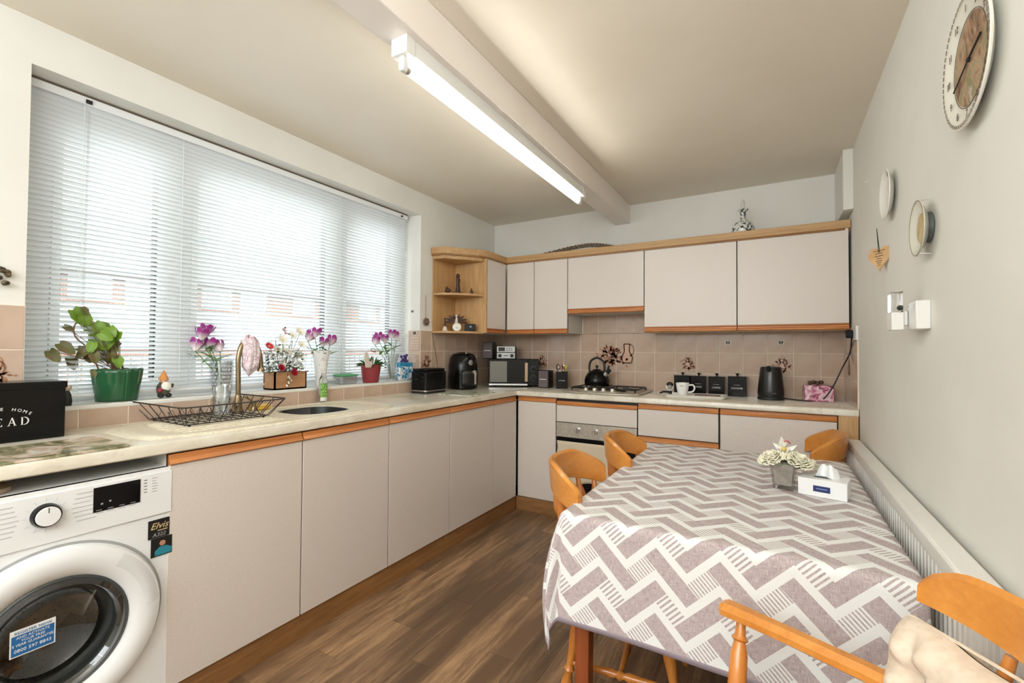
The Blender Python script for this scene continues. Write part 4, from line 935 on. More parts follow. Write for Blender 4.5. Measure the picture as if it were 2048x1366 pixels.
for s_ in range(3):
    L = []
    for i, p in enumerate(P):
        a = i*.9+s_*2.094; L.append((p.x, p.y+.012*cos(a), p.z+.012*sin(a)))
    mb.tube(L, .0075, 6)
t = thing('rope_trim', 'dark braided rope garland lying along the top of the wall cabinets', 'rope', (0, 0, 0)); obj('rope', mb, speck('dark_rope', (88, 74, 60), (130, 112, 92), 60, .8), t)

# ------------------------------------------------------------------ window sill
def vase_thing(loc, prof, mat, label, name='glass_vase', n=28):
    t = thing(name, label, 'vase', loc); obj('vase', MB().lathe(prof, n=n, cap=False), mat, t); return t
def bloom_mesh(s_=1):
    mb = MB()
    for k in range(6):
        a0 = k*pi/3; rr_ = 1 if k % 2 else .85
        def f(u, v):
            a = a0+(u-.5)*1.15*(1-.3*v*v); r = s_*rr_*(.004+.017*sin(min(v*1.25, 1)*pi/2)+.004*v*v)
            return (r*cos(a), r*sin(a), s_*(.042*v-.006*(2*u-1)**2*v))
        mb.grid(f, 4, 6)
    return mb
BM = obj('bloom', bloom_mesh(), M_tulip, None, smooth=180)
def leafmesh(l, w_, fold=.3, droop=.3):
    def f(u, v):
        ww = w_*sin(pi*min(v*.92+.06, 1))**.8; x = (u-.5)*ww
        return (x, l*v, abs(u-.5)*ww*fold-droop*l*v*v)
    return MB().grid(f, 4, 7)
LM = obj('leaf', leafmesh(.09, .022), M_gstem, None, smooth=180)
first = {'b': True, 'l': True}
def take(key, o, parent, loc, rot, scale=1, mat=None):
    if first.get(key):
        first[key] = False; o.parent = parent; o.location = loc; o.rotation_euler = rot; o.scale = (scale,)*3; return o
    return like(o, parent, loc, rot, scale)
ORD = ['leftmost', 'second', 'third', 'fourth', 'rightmost']
def tulips(base, tips, where, group):
    for i, (tip, tilt, az) in enumerate(tips):
        t = thing('tulip', ('leftmost' if i == 0 else 'rightmost' if i == len(tips)-1 else ORD[i]+' from left')+' purple and white artificial tulip in the '+where, 'flower', base, 0, group)
        d = V(tip)-V(base)
        obj('stem', MB().tube(smoothpath([(d.x*.1, d.y*.05, .01), (d.x*.3, d.y*.3, d.z*.5), (d.x, d.y, d.z)], 4), .0022, 6), M_gstem, t)
        take('b', BM, t, d, (R(tilt)*sin(az), R(tilt)*cos(az), i), 1.5)
        take('l', LM, t, d*.72, (R(35), R(0), i*1.9+.5), 1.1); like(LM, t, d*.8, (R(40), 0, i*2.3+2.8), .9)
px = lambda X, u, v: on(0, X, u, v)
vb = (-.115, 1.335, 1.006)
t = thing('glass_vase', 'cut crystal vase on the sill behind the dish rack', 'vase', vb)
pf = [(.040, 0), (.042, .006), (.044, .05), (.050, .11), (.055, .17), (.053, .17), (.047, .11), (.040, .05), (.038, .01), (0, .01)]
obj('vase', MB().lathe(pf, n=18, cap=False), M_crystal, t)
mb = MB()
for j in range(7):
    for i in range(14):
        a = 2*pi*(i+.5*(j % 2))/14; r = .0435+.010*(j/7); mb.ball((r*cos(a), r*sin(a), .025+.019*j), .0065, 6)
obj('cut_facets', mb, M_crystal, t)['kind'] = 'stuff'
tulips(vb, [(px(-.115, 390, 702), 25, 4.0), (px(-.10, 402, 680), 10, 0), (px(-.13, 412, 672), 8, 1), (px(-.115, 418, 700), 12, 1), (px(-.10, 440, 702), 50, .8)], 'cut crystal vase', 'tulips in the cut crystal vase')
vb = (-.06, 1.905, 1.006)
t = thing('vase', 'tall frosted white trumpet vase on the sill above the sink', 'vase', vb)
obj('vase', MB().lathe([(.030, 0), (.032, .01), (.034, .08), (.045, .17), (.062, .225), (.058, .225), (.04, .16), (.028, .02), (0, .015)], n=28, cap=False), speck('frosted_floral', (206, 202, 200), (232, 232, 232), 45, .3, lo=.38, hi=.46), t)
tulips(vb, [(px(-.06, 616, 682), 30, 4.4), (px(-.04, 630, 675), 10, 0), (px(-.06, 645, 694), 15, 1), (px(-.06, 660, 690), 30, .9)], 'tall frosted vase', 'tulips in the tall frosted vase')
vb = (-.10, 2.56, 1.006)
vase_thing(vb, [(.028, 0), (.028, .008), (.022, .02), (.04, .13), (.058, .2), (.056, .2), (.037, .13), (.018, .02), (0, .012)], M_glass, 'clear fluted glass vase at the right end of the sill')
tulips(vb, [(px(-.08, 750, 690), 30, 4.3), (px(-.1, 758, 682), 15, 4), (px(-.08, 769, 686), 8, 0), (px(-.1, 783, 676), 8, 1), (px(-.1, 793, 680), 15, 1)], 'clear fluted vase', 'tulips in the clear fluted vase')
# green pot plant
t = thing('potted_plant', 'leafy green plant in a scalloped dark green pot on the sill', 'plant', (-.10, .885, 1.006))
M_pot = flat('glazed_green', (34, 84, 52), .25)
def potf(u, v):
    a = 2*pi*u; r = .070+.017*v+(.0022*sin(a*14) if v > .5 else 0); return (r*cos(a), r*sin(a), .137*v+(.004*abs(sin(a*7)) if v > .95 else 0))
mb = MB().grid(potf, 84, 10); obj('pot', mb, M_pot, t, smooth=180, solid=.006)
obj('pot_base', MB().lathe([(.07, .0), (.07, .006)], n=30), M_pot, t); obj('soil', MB().lathe([(.078, .115), (.0, .12)], n=30, cap=False), speck('soil', (52, 40, 30), (80, 62, 46), 60, .9), t)
base = V((-.10, .885, 1.006))
def broad(l, w_):
    def f(u, v):
        ww = w_*(sin(pi*min(v*.88+.10, 1))**.6); x = (u-.5)*ww; sc = 1+.06*sin(v*16)
        return (x*sc, l*v-.12*l*abs(2*u-1)*(1-v), abs(u-.5)*ww*.35-.35*l*v*v)
    return MB().grid(f, 6, 8)
leafA = obj('leaf', broad(.07, .062), M_green, None, smooth=180); leafB = obj('leaf', broad(.055, .042), M_bronzeleaf, None, smooth=180)
spec = [('A', 158, 632, 1.25), ('A', 170, 640, 1.0), ('B', 172, 622, .9), ('A', 178, 655, 1.0), ('A', 198, 655, 1.0), ('A', 212, 655, 1.0), ('A', 205, 668, 1.1), ('A', 222, 662, .9), ('A', 190, 675, 1.0), ('A', 232, 672, .9), ('A', 215, 684, 1.1), ('A', 200, 690, 1.0),
        ('A', 225, 700, .8), ('B', 228, 690, .9), ('B', 139, 657, .8), ('B', 108, 712, 1.3), ('B', 135, 697, 1.4), ('B', 147, 728, 1.3), ('B', 160, 708, 1.2), ('A', 183, 693, .8), ('B', 176, 714, 1.2), ('B', 190, 715, 1.2), ('A', 208, 712, .9), ('B', 222, 718, 1.1), ('A', 236, 722, .9), ('B', 188, 748, .7), ('B', 168, 700, .9), ('A', 186, 705, .8), ('A', 196, 702, .8), ('A', 210, 672, .9)]
rnd = random.Random(11); fA = fB = True
stems = MB()
for k, s_ in (('A', 0), ('B', 0)): pass
for kind, u, v, sc in spec:
    X = -.10+rnd.uniform(-.035, .05); p = on(0, X, u, v)-base
    N = V((.8+rnd.uniform(-.15, .3), -.35+rnd.uniform(-.45, .45), .35+rnd.uniform(-.35, .35))).normalized()
    ang = rnd.uniform(-2.2, .2)+(-.6 if kind == 'B' else 0); e1 = V((0, 0, 1)).cross(N).normalized(); e2 = N.cross(e1); Ld = (e1*cos(ang)+e2*sin(ang)).normalized(); Xd = Ld.cross(N)
    rot = Matrix((Xd, Ld, N)).transposed().to_euler(); p = p-Ld*.025*sc
    src = leafA if kind == 'A' else leafB
    if kind == 'A' and fA: fA = False; o_ = src; o_.parent = t; o_.location = p; o_.rotation_euler = rot; o_.scale = (sc*.78,)*3
    elif kind == 'B' and fB: fB = False; o_ = src; o_.parent = t; o_.location = p; o_.rotation_euler = rot; o_.scale = (sc*.78,)*3
    else: like(src, t, p, rot, sc*.78)
    q0 = V((rnd.uniform(-.02, .02), rnd.uniform(-.01, .03), .12)); stems.tube(smoothpath([q0, (q0+p)/2+V((0, 0, .015)), p], 4), .0016, 5)
pp = [on(0, -.1, 200, 745), on(0, -.1, 178, 700), on(0, -.1, 152, 675), on(0, -.1, 148, 655), on(0, -.1, 155, 643)]
stems.tube(smoothpath([p-base for p in pp]), .003, 6)
obj('stems', stems, M_stem, t)
# gnome
t = thing('gnome', 'small garden gnome with orange hat and white beard on the sill', 'figurine', (-.075, 1.052, 1.006))
obj('boots', MB().ball((.01, -.014, .010), .013, sx=1.4, sz=.8).ball((.012, .016, .010), .013, sx=1.4, sz=.8), M_blackm, t)
obj('body', MB().lathe([(.022, .012), (.028, .035), (.026, .055), (.016, .072)], n=18), flat('green_coat', (70, 70, 50), .6), t)
obj('beard', MB().ball((.018, .004, .052), .022, sx=.6, sz=1.1), M_whitepet, t); obj('head', MB().ball((.004, 0, .078), .017), flat('skin_clay', (205, 160, 130), .6), t)
obj('nose', MB().ball((.022, 0, .078), .005), flat('nose_clay', (210, 130, 110), .5), t)
obj('hat', MB().lathe([(.022, .084), (.019, .09), (.010, .11), (.002, .128)], n=16), M_orangehat, t); obj('arm', MB().tube([(.0, .024, .06), (.012, .032, .05), (.016, .03, .062)], .006, 8), flat('green_coat', (70, 70, 50), .6), t)
obj('apple', MB().ball((.02, -.022, .036), .011), flat('plum_red', (150, 40, 60), .4), t)
# planter
t = thing('wooden_planter', 'small rectangular wooden planter box on the sill', 'planter', (-.065, 1.65, 1.006), R(0))
M_pw = wood('planter_wood', (160, 116, 80), (184, 140, 102), 1, 8, .6)
mb = MB(); x0, x1, ya, yb, hh = -.05, .055, -.085, .118, .10
mb.box(x0, x1, ya, yb, 0, .008).box(x0, x0+.008, ya, yb, 0, hh).box(x1-.008, x1, ya, yb, 0, hh).box(x0, x1, ya, ya+.008, 0, hh).box(x0, x1, yb-.008, yb, 0, hh)
obj('box', mb, M_pw, t)
obj('moss', MB().box(x0+.008, x1-.008, ya+.008, yb-.008, .07, .085), flat('moss', (70, 84, 50), .9), t)
fol = MB(); rnd = random.Random(21)
t2 = thing('silk_foliage', 'grey green silk foliage filling the wooden planter', 'foliage', (-.06, 1.645, 1.09))
for k in range(300):
    y = rnd.uniform(-.11, .13); z = rnd.uniform(0, .17)*(1-abs(y)*2.5); x = rnd.uniform(-.05, .05); a = rnd.uniform(0, 6.28); L = rnd.uniform(.02, .042)
    e = V((cos(a), sin(a), rnd.uniform(-.3, .8))).normalized(); n = e.cross(V((0, 0, 1))).normalized()*L*.28; p = V((x, y, z))
    fol.add([p, p+e*L*.5+n, p+e*L, p+e*L*.5-n], [(0, 1, 2, 3)])
o_ = obj('leaves', fol, speck('sage_green', (72, 90, 66), (150, 160, 138), 30, .7), t2, smooth=0); o_['kind'] = 'stuff'
fw_ = MB()
for k in range(130):
    y = rnd.uniform(-.10, .12); z = rnd.uniform(.04, .19)*(1-abs(y)*2.2); fw_.ball((rnd.uniform(-.02, .06), y, z), rnd.uniform(.004, .008), 5)
o_ = obj('small_blossoms', fw_, M_whitepet, t2, smooth=0); o_['kind'] = 'stuff'
obj('stems', MB().tube([(0, -.08, 0), (0, -.09, .12)], .002, 5).tube([(0, .04, 0), (0, .06, .2)], .002, 5).tube([(0, -.02, 0), (-.01, -.04, .2)], .002, 5), M_stem, t2)
def rose(loc, mat, r, label, name='silk_rose', cat='flower', rot=(0, 0, 0), rings=4):
    t = thing(name, label, cat, loc); t.rotation_euler = rot
    mb = MB()
    for ring in range(rings):
        n = 3+ring*(2 if rings > 4 else 1); wdt = 2*pi/n*1.55
        for k in range(n):
            a0 = k*2*pi/n+ring*.9+rnd.uniform(-.15, .15); q1 = r*(.16+.84*(ring+1)/rings); hgt = r*(.95-.62*(ring/rings)); rf = rnd.uniform(.9, 1.1)
            def f(u, v):
                a = a0+(u-.5)*wdt*(1-.25*v*v); q = q1*(.25+.75*sin(v*pi/2))*(1-.10*(2*u-1)**2*v)+r*.04*sin(u*11+k)*v
                return (q*cos(a), q*sin(a), hgt*rf*(sin(v*1.9)*.9)-r*.10*(2*u-1)**2*v+r*.05*sin(u*9+ring)*v)
            mb.grid(f, 6, 5)
    obj('petals', mb, mat, t, smooth=180); obj('calyx', MB().ball((0, 0, 0), r*.3, 8), M_green2, t); return t
rose(px(.0, 562, 736), M_red, .021, 'left red silk rose over the front edge of the wooden planter', rot=(0, R(70), 0)); rose(px(.0, 587, 745), M_red, .023, 'right red silk rose over the front edge of the wooden planter', rot=(0, R(75), .2))
def daisy(loc, mat, r, n, label, name='silk_flower'):
    t = thing(name, label, 'flower', loc); t.rotation_euler = (0, R(55), 0); mb = MB()
    for k in range(n):
        a = 2*pi*k/n; d = V((cos(a), sin(a), .35)); s_ = V((-sin(a), cos(a), 0))*r*.22; p = d*r
        mb.add([V((0, 0, 0)), p*.6+s_, p, p*.6-s_], [(0, 1, 2, 3)])
    obj('petals', mb, mat, t, smooth=0); obj('centre', MB().ball((0, 0, .002), r*.18, 8), flat('pollen', (210, 190, 120), .7), t)
    p = V((-.06, 1.65, 1.09))-V(loc); 
    m_ = t.rotation_euler.to_matrix().inverted() @ p
    obj('stem', MB().tube([(0, 0, 0), m_*.55, m_], .0016, 5), M_stem, t)
daisy(px(-.05, 538, 693), flat('red_petal', (188, 44, 56), .6), .028, 14, 'spiky red silk flower at the left of the wooden planter')
for i, (u, v, r, nm) in enumerate([(565, 680, .030, 'lower left white'), (600, 665, .032, 'uppermost white'), (585, 672, .026, 'middle white'), (603, 690, .026, 'right hand white'), (575, 705, .028, 'low centre white'), (555, 700, .024, 'left low white'), (597, 712, .024, 'right low white')]):
    daisy(px(-.04-.01*(i % 3), u, v), M_whitepet, r*1.25, 9, nm+' silk flower above the wooden planter')
t = thing('berry_spray', 'sprig of white berries hanging over the planter front between the roses', 'flower', px(.0, 577, 768)); mb = MB()
for k in range(9): mb.ball((rnd.uniform(0, .01), rnd.uniform(-.015, .015), rnd.uniform(-.012, .045)), .005, 8)
obj('berries', mb, M_whitepet, t); obj('sprig', MB().tube([(0, 0, -.01), (-.01, 0, .06)], .0015, 5), M_green2, t)
def butterfly(loc, c1, c2, s_, label, rot):
    t = thing('butterfly_pick', label, 'butterfly', loc); t.rotation_euler = rot
    for sx in (-1, 1):
        mb = MB(); mb.k = 0
        mb.add([(0, 0, 0), (sx*.5*s_, .45*s_, .12*s_), (sx*.55*s_, .1*s_, .14*s_), (sx*.1*s_, -.05*s_, 0)], [(0, 1, 2, 3)]); mb.add([(0, 0, 0), (sx*.42*s_, -.02*s_, .1*s_), (sx*.36*s_, -.4*s_, .1*s_), (sx*.05*s_, -.2*s_, 0)], [(0, 1, 2, 3)])
        w_ = obj('wing', mb, c1, t, smooth=0); mb = MB(); mb.add([(sx*.5*s_, .45*s_, .125*s_), (sx*.55*s_, .1*s_, .145*s_), (sx*.42*s_, .14*s_, .11*s_), (sx*.36*s_, .32*s_, .1*s_)], [(0, 1, 2, 3)]); obj('wing_tip', mb, c2, w_, smooth=0)
    obj('body', MB().tube([(0, -.22*s_, .01), (0, .2*s_, .01)], .03*s_, 6), M_blackm, t); return t
M_pinkw = flat('pink_wing', (206, 150, 160), .5)
b_ = butterfly(px(-.06, 570, 663), M_pinkw, M_blackm, .05, 'pink and black butterfly above the wooden planter', (R(20), R(60), .6))
obj('wire', MB().tube([(0, 0, 0), (.02, -.05, -.1)], .001, 4), M_blackm, b_)
# tub
t = thing('plastic_tub', 'small clear plastic tub with green lid on the sill', 'tub', (-.10, 2.13, 1.006))
obj('tub', MB().prism(rrect(-.045, .045, -.07, .07, .02), 0, .052), thinglass('milky_plastic', (.9, .92, .92, 1), .3, .3), t, bev=.003); obj('lid', MB().prism(rrect(-.05, .05, -.076, .076, .02), .052, .062), flat('green_lid', (70, 160, 100), .4), t, bev=.002)
# red pot
t = thing('red_potted_plant', 'spiky green plant in a dark red pot on the sill', 'plant', (-.05, 2.31, 1.006))
obj('pot', MB().lathe([(.052, 0), (.055, .004), (.070, .118), (.074, .118), (.074, .126), (.068, .126), (.05, .01), (0, .01)], n=30, cap=False), flat('burgundy_pot', (138, 48, 54), .35), t)
lv = MB()
for k in range(60):
    a = rnd.uniform(0, 6.28); L = rnd.uniform(.05, .10); el = rnd.uniform(.25, 1.3); d = V((cos(a)*cos(el), sin(a)*cos(el), sin(el)))
    p0 = V((cos(a)*.03, sin(a)*.03, .115)); n = d.cross(V((0, 0, 1))).normalized()*.0045; e = p0+d*L-V((0, 0, L*.35*cos(el))); md_ = p0+d*L*.55
    lv.add([p0-n, p0+n, md_+n*1.1, e, md_-n*1.1], [(0, 1, 2, 3, 4)])
obj('leaves', lv, M_green2, t, smooth=0)
butterfly(px(-.03, 741, 702), flat('orange_wing', (196, 104, 84), .5), flat('dark_wing', (60, 44, 50), .5), .085, 'orange butterfly perched over the dark red pot', (R(15), R(25), 1.2))
t = thing('pot_hanger', 'flat cream animal-shaped ornament clipped to the rim of the red pot', 'ornament', px(.02, 733, 722))
obj('figure', MB().prism([(-.02, .055), (.0, .06), (.01, .045), (.02, .02), (.022, -.005), (.045, .0), (.045, .012), (.05, -.02), (.035, -.045), (-.008, -.045), (-.018, .0)], 0, .006, 0), flat('cream_wood', (206, 196, 182), .6), t, bev=.001)
t = thing('wipes_packet', 'blue and white plastic packet at the right end of the sill', 'packet', (-.055, 2.655, 1.006), R(0))
m = NT('blue_packet'); s_ = m.n('SeparateXYZ'); m.set(s_.inputs[0], m.coord()); n_ = m.noise(m.coord(), 24, 2, .5, 2)
c_ = m.ramp(n_, (.44, srgb(38, 128, 176)), (.5, srgb(228, 236, 238))); m.set(m.b.inputs['Base Color'], m.mix(m.math('GREATER_THAN', s_.outputs[2], .105), c_, srgb(40, 136, 180))); m.b.inputs['Roughness'].default_value = .3
obj('packet', MB().box(-.012, .02, -.075, .075, 0, .135), m.m, t, bev=.008)
t = thing('purple_flowers', 'small bunch of dark purple flowers behind the blue packet', 'flowers', (-.04, 2.66, 1.006)); mb = MB()
t.location = (-.085, 2.68, 1.006)
for k in range(12): mb.ball((rnd.uniform(-.01, .02), rnd.uniform(-.025, .025), rnd.uniform(.14, .195)), .011, 8)
obj('blooms', mb, speck('purple_bloom', (52, 36, 104), (84, 58, 140), 60, .6), t); obj('stems', MB().tube([(0, 0, 0), (0, 0, .15)], .003, 5).tube([(.008, .01, 0), (.008, .01, .15)], .003, 5), M_green2, t)

# ------------------------------------------------------------------ fluorescent light
t = thing('fluorescent_light', 'long white fluorescent batten light fixed under the ceiling beam', 'light', (1.305, 1.16, 2.333))
obj('batten', MB().box(-.034, .034, .02, 1.70, -.056, 0), M_white, t, bev=.003)
obj('end_cap', MB().box(-.036, .036, 0, .045, -.062, 0), M_white, t, bev=.002); obj('end_cap', MB().box(-.036, .036, 1.675, 1.72, -.062, 0), M_white, t, bev=.002)
for yy in (.012, 1.685):
    lh = obj('lamp_holder', MB().prism([(-.012, -.062), (.012, -.062), (.014, -.10), (.008, -.113), (-.008, -.113), (-.014, -.10)], yy, yy+.022, 1), M_white, t, bev=.002)
obj('tube_cap', MB().lathe([(.0132, .034), (.0132, .05)], (0, 0, -.098), 16, 1), M_steel, t); obj('tube_cap', MB().lathe([(.0132, 1.669), (.0132, 1.685)], (0, 0, -.098), 16, 1), M_steel, t)
obj('lamp_tube', MB().lathe([(.013, .05), (.013, 1.669)], (0, 0, -.098), 20, 1), M_tubelit, t)

# ------------------------------------------------------------------ right wall
def oval_plate(name, label, cat, y, z, ry, rz, off, prof, mats, tilt=0):
    t = thing(name, label, cat, (W_-off, y, z)); t.rotation_euler = (0, R(tilt), 0)
    for nm, pf, mt in prof:
        obj(nm, MB().lathe(pf, n=48, ax=0, cap=False, sx=ry, sy=rz), mt, t)
    return t
M_china = flat('cream_china', (222, 220, 208), .25)
m = NT('clock_scene'); n_ = m.noise(m.coord(), 11, 5, .65, 1.2); m.set(m.b.inputs['Base Color'], m.ramp(n_, (.34, srgb(64, 46, 36)), (.44, srgb(140, 104, 72)), (.52, srgb(176, 150, 120)), (.6, srgb(120, 122, 78)), (.7, srgb(206, 180, 172)))); m.b.inputs['Roughness'].default_value = .3
t = oval_plate('wall_clock', 'round plate clock with a painted brown scene high on the right wall', 'clock', 1.468, 1.937, 1, 1, .004,
    [('plate', [(.0, -.012), (.11, -.012), (.118, -.014), (.155, -.024), (.157, -.022), (.155, -.018), (.11, -.002), (0, -.001)], M_china), ('picture', [(.0, -.0128), (.104, -.0128)], m.m)], None)
M_brn = flat('brown_line', (96, 78, 60), .5)
mb = MB()
for k in range(60):
    a = 2*pi*k/60; rr_ = .148; mb.tube([(-.0245, (rr_+.004*cos(q*pi/3))*cos(a)-.006*sin(q*pi/3)*sin(a), (rr_+.004*cos(q*pi/3))*sin(a)+.006*sin(q*pi/3)*cos(a)) for q in range(6)], .0006, 3, closed=True)
obj('rim_chain', mb, M_brn, t); obj('ring_line', MB().tube([(-.0135, .107*cos(k*pi/24), .107*sin(k*pi/24)) for k in range(48)], .0008, 4, closed=True), M_brn, t)
FXn = (R(90), 0, R(-90))
for k in range(1, 13):
    a = R(30*k-30); r = .126; text(str(k), .026, M_brn, t, (-.0195, -r*sin(a), r*cos(a)-.009), FXn, name='numeral')
for L, a, w_ in ((.105, 253, .0016), (.082, 77, .0022)):
    obj('hand', MB().tube([(-.0165, 0, 0), (-.0165, -L*sin(R(a)), L*cos(R(a)))], w_, 5), M_blackm, t)
obj('hub', MB().lathe([(.005, -.013), (.005, -.019), (0, -.0195)], n=12, ax=0), M_blackm, t)
t = oval_plate('decorative_plate', 'white china plate with a pierced lattice rim, upper of two small wall plates', 'plate', 2.37, 1.888, 1, 1, .004,
    [('plate', [(.0, -.010), (.06, -.010), (.075, -.014), (.098, -.026), (.10, -.024), (.075, -.008), (0, -.004)], flat('white_plate', (226, 224, 218), .2)), ('painting', [(0, -.0108), (.035, -.0108)], speck('faint_pink', (206, 196, 200), (226, 220, 216), 40, .3))], None)
for k in range(5):
    a = R(20+14*k); obj('lattice_slot', MB().tube([(-.0155, -.07*cos(a), .07*sin(a)), (-.0225, -.09*cos(a), .09*sin(a))], .0025, 5), M_grey, t)
t = oval_plate('decorative_plate', 'cream china plate with a gold centre, lower of two small wall plates', 'plate', 1.868, 1.63, 1, 1, .015,
    [('plate', [(.0, -.008), (.05, -.008), (.06, -.011), (.085, -.02), (.087, -.018), (.06, -.003), (0, -.002)], flat('cream_plate', (212, 212, 200), .2)), ('centre', [(0, -.0088), (.046, -.0088)], speck('gold_centre', (176, 154, 100), (196, 176, 124), 20, .35)), ('gold_rim', [(.083, -.0205), (.0865, -.0203)], flat('gold_line', (150, 126, 84), .3))], None)
obj('back_ring', MB().lathe([(.045, 0), (.048, .012), (.0, .012)], n=32, ax=0), flat('grey_foot', (84, 88, 86), .6), t)
obj('hanger', MB().tube([(.01, 0, .09), (-.02, 0, .086), (-.02, .006, .08)], .002, 5).tube([(.01, -.02, -.085), (-.02, -.02, -.082)], .002, 5), M_chrome, t)
t = thing('wooden_heart', 'wooden heart plaque with writing hanging under the white plate', 'plaque', (W_-.022, 2.508, 1.655), R(32))
hp = []
for k in range(40):
    q = 2*pi*k/40; hp.append((.0052*16*sin(q)**3*.72, .0036*(13*cos(q)-5*cos(2*q)-2*cos(3*q)-cos(4*q))*1.0))
mb = MB().prism(hp, -.006, 0, 0); obj('heart', mb, wood('heart_wood', (196, 156, 108), (214, 178, 132), 1, 8, .6), t)
for i, (z, l_) in enumerate(((.026, .075), (.014, .05), (.003, .055), (-.008, .03), (-.018, .04), (-.027, .028), (-.036, .02))): obj('writing', MB().box(-.0066, -.006, -l_/2*.8, l_/2*.8, z, z+.003), M_brn, t)
obj('string', MB().tube([(-.006, .002, .02), (-.012, .004, .125), (-.006, -.004, .02)], .0015, 5), M_blackm, t)
t = thing('picture_hook', 'tiny white wall hook near the corner of the right wall', 'hook', (W_, 2.957, 2.13)); obj('hook', MB().lathe([(.006, -.004), (.006, 0)], n=10, ax=0).tube([(-.003, 0, 0), (-.012, 0, -.004), (-.012, 0, .004)], .0015, 5), M_white, t)
t = thing('socket_box', 'white double wall socket box on the right wall', 'socket', (W_, 1.93, 1.36))
obj('box', MB().box(-.036, 0, -.055, .055, -.045, .045), M_white, t, bev=.003)
for yy in (-.03, .03): obj('screw', MB().lathe([(.003, -.037), (.003, -.036)], (0, yy, .032), 8, 0), M_steel, t)
t = thing('plug_in_freshener', 'clear and white plug-in device projecting from the wall socket', 'plug-in', (W_-.037, 1.985, 1.36))
obj('plug_body', MB().box(-.02, 0, -.02, .025, -.03, .02), M_white, t, bev=.004); obj('reservoir_base', MB().box(-.045, -.012, -.03, .045, -.045, .015), M_white, t, bev=.003)
obj('clear_cover', MB().box(-.043, -.014, -.028, .043, .015, .085), glassy('clear_cover', (244, 244, 244), .05), t, bev=.002); obj('switch_button', MB().ball((-.02, -.01, .03), .009), M_whitepet, t)
# radiator
t = thing('radiator', 'long white ribbed radiator low on the right wall', 'radiator', (W_-.001, .75, FL))
M_rad = flat('radiator_white', (222, 220, 214), .3); Y1 = 2.42
mb = MB(); n_ = int(Y1/.033)*6; prf = []
for i in range(n_+1):
    y = .03+(Y1-.06)*i/n_; q = (y % .033)/.033; x = -.071+(.014 if q > .6 else 0); prf.append((x, y))
for (xa, ya), (xb, yb) in zip(prf[:-1], prf[1:]): mb.add([(xa, ya, .20), (xb, yb, .20), (xb, yb, .772), (xa, ya, .772)], [(0, 1, 2, 3)])
obj('ribbed_panel', mb, M_rad, t, smooth=20)
obj('body', MB().box(-.056, -.018, .02, Y1-.02, .16, .79), M_rad, t); obj('top_grille', MB().box(-.072, -.012, 0, Y1, .787, .815), M_rad, t, bev=.006); obj('panel_top', MB().box(-.073, -.056, .0, Y1, .768, .811), M_rad, t, bev=.004); obj('panel_bottom', MB().box(-.073, -.056, .0, Y1, .155, .205), M_rad, t, bev=.004)
obj('end_panel', MB().box(-.073, -.012, Y1-.006, Y1, .16, .80), M_rad, t)
obj('bracket', MB().box(-.018, 0, .3, .34, .3, .7).box(-.018, 0, Y1-.34, Y1-.3, .3, .7), M_white, t)
obj('pipe', MB().tube([(-.04, Y1-.03, 0), (-.04, Y1-.03, .18)], .0075, 8), M_white, t)

# ------------------------------------------------------------------ table and cloth
TX0, TX1, TY0, TY1, TZ = 1.83, 2.725, 1.46, 2.81, .686
t = thing('dining_table', 'reddish brown wooden dining table hidden under the zigzag cloth', 'table', ((TX0+TX1)/2, (TY0+TY1)/2, FL))
hx, hy = (TX1-TX0)/2, (TY1-TY0)/2; th_ = TZ-FL
obj('table_top', MB().prism(rrect(-hx, hx, -hy, hy, .03), th_-.025, th_), M_mahog, t)
obj('apron', MB().box(-hx+.05, hx-.05, -hy+.04, -hy+.06, th_-.11, th_-.025).box(-hx+.05, hx-.05, hy-.06, hy-.04, th_-.11, th_-.025).box(-hx+.04, -hx+.06, -hy+.05, hy-.05, th_-.11, th_-.025).box(hx-.06, hx-.04, -hy+.05, hy-.05, th_-.11, th_-.025), M_mahog, t)
for sx in (-1, 1):
    for sy in (-1, 1): 
        cx, cy_ = sx*(hx-.035), sy*(hy-.045); mb = MB()
        for z0_, z1_, a0_, a1_ in ((0, th_-.025, .023, .028),):
            mb.add([(cx+q*a_, cy_+p_*a_, z_) for z_, a_ in ((z0_, a0_), (z1_, a1_)) for q, p_ in ((-1, -1), (1, -1), (1, 1), (-1, 1))], [(0, 1, 2, 3)[::-1], (4, 5, 6, 7), (0, 1, 5, 4), (1, 2, 6, 5), (2, 3, 7, 6), (3, 0, 4, 7)])
        obj('leg', mb, M_mahog, t, bev=.003)
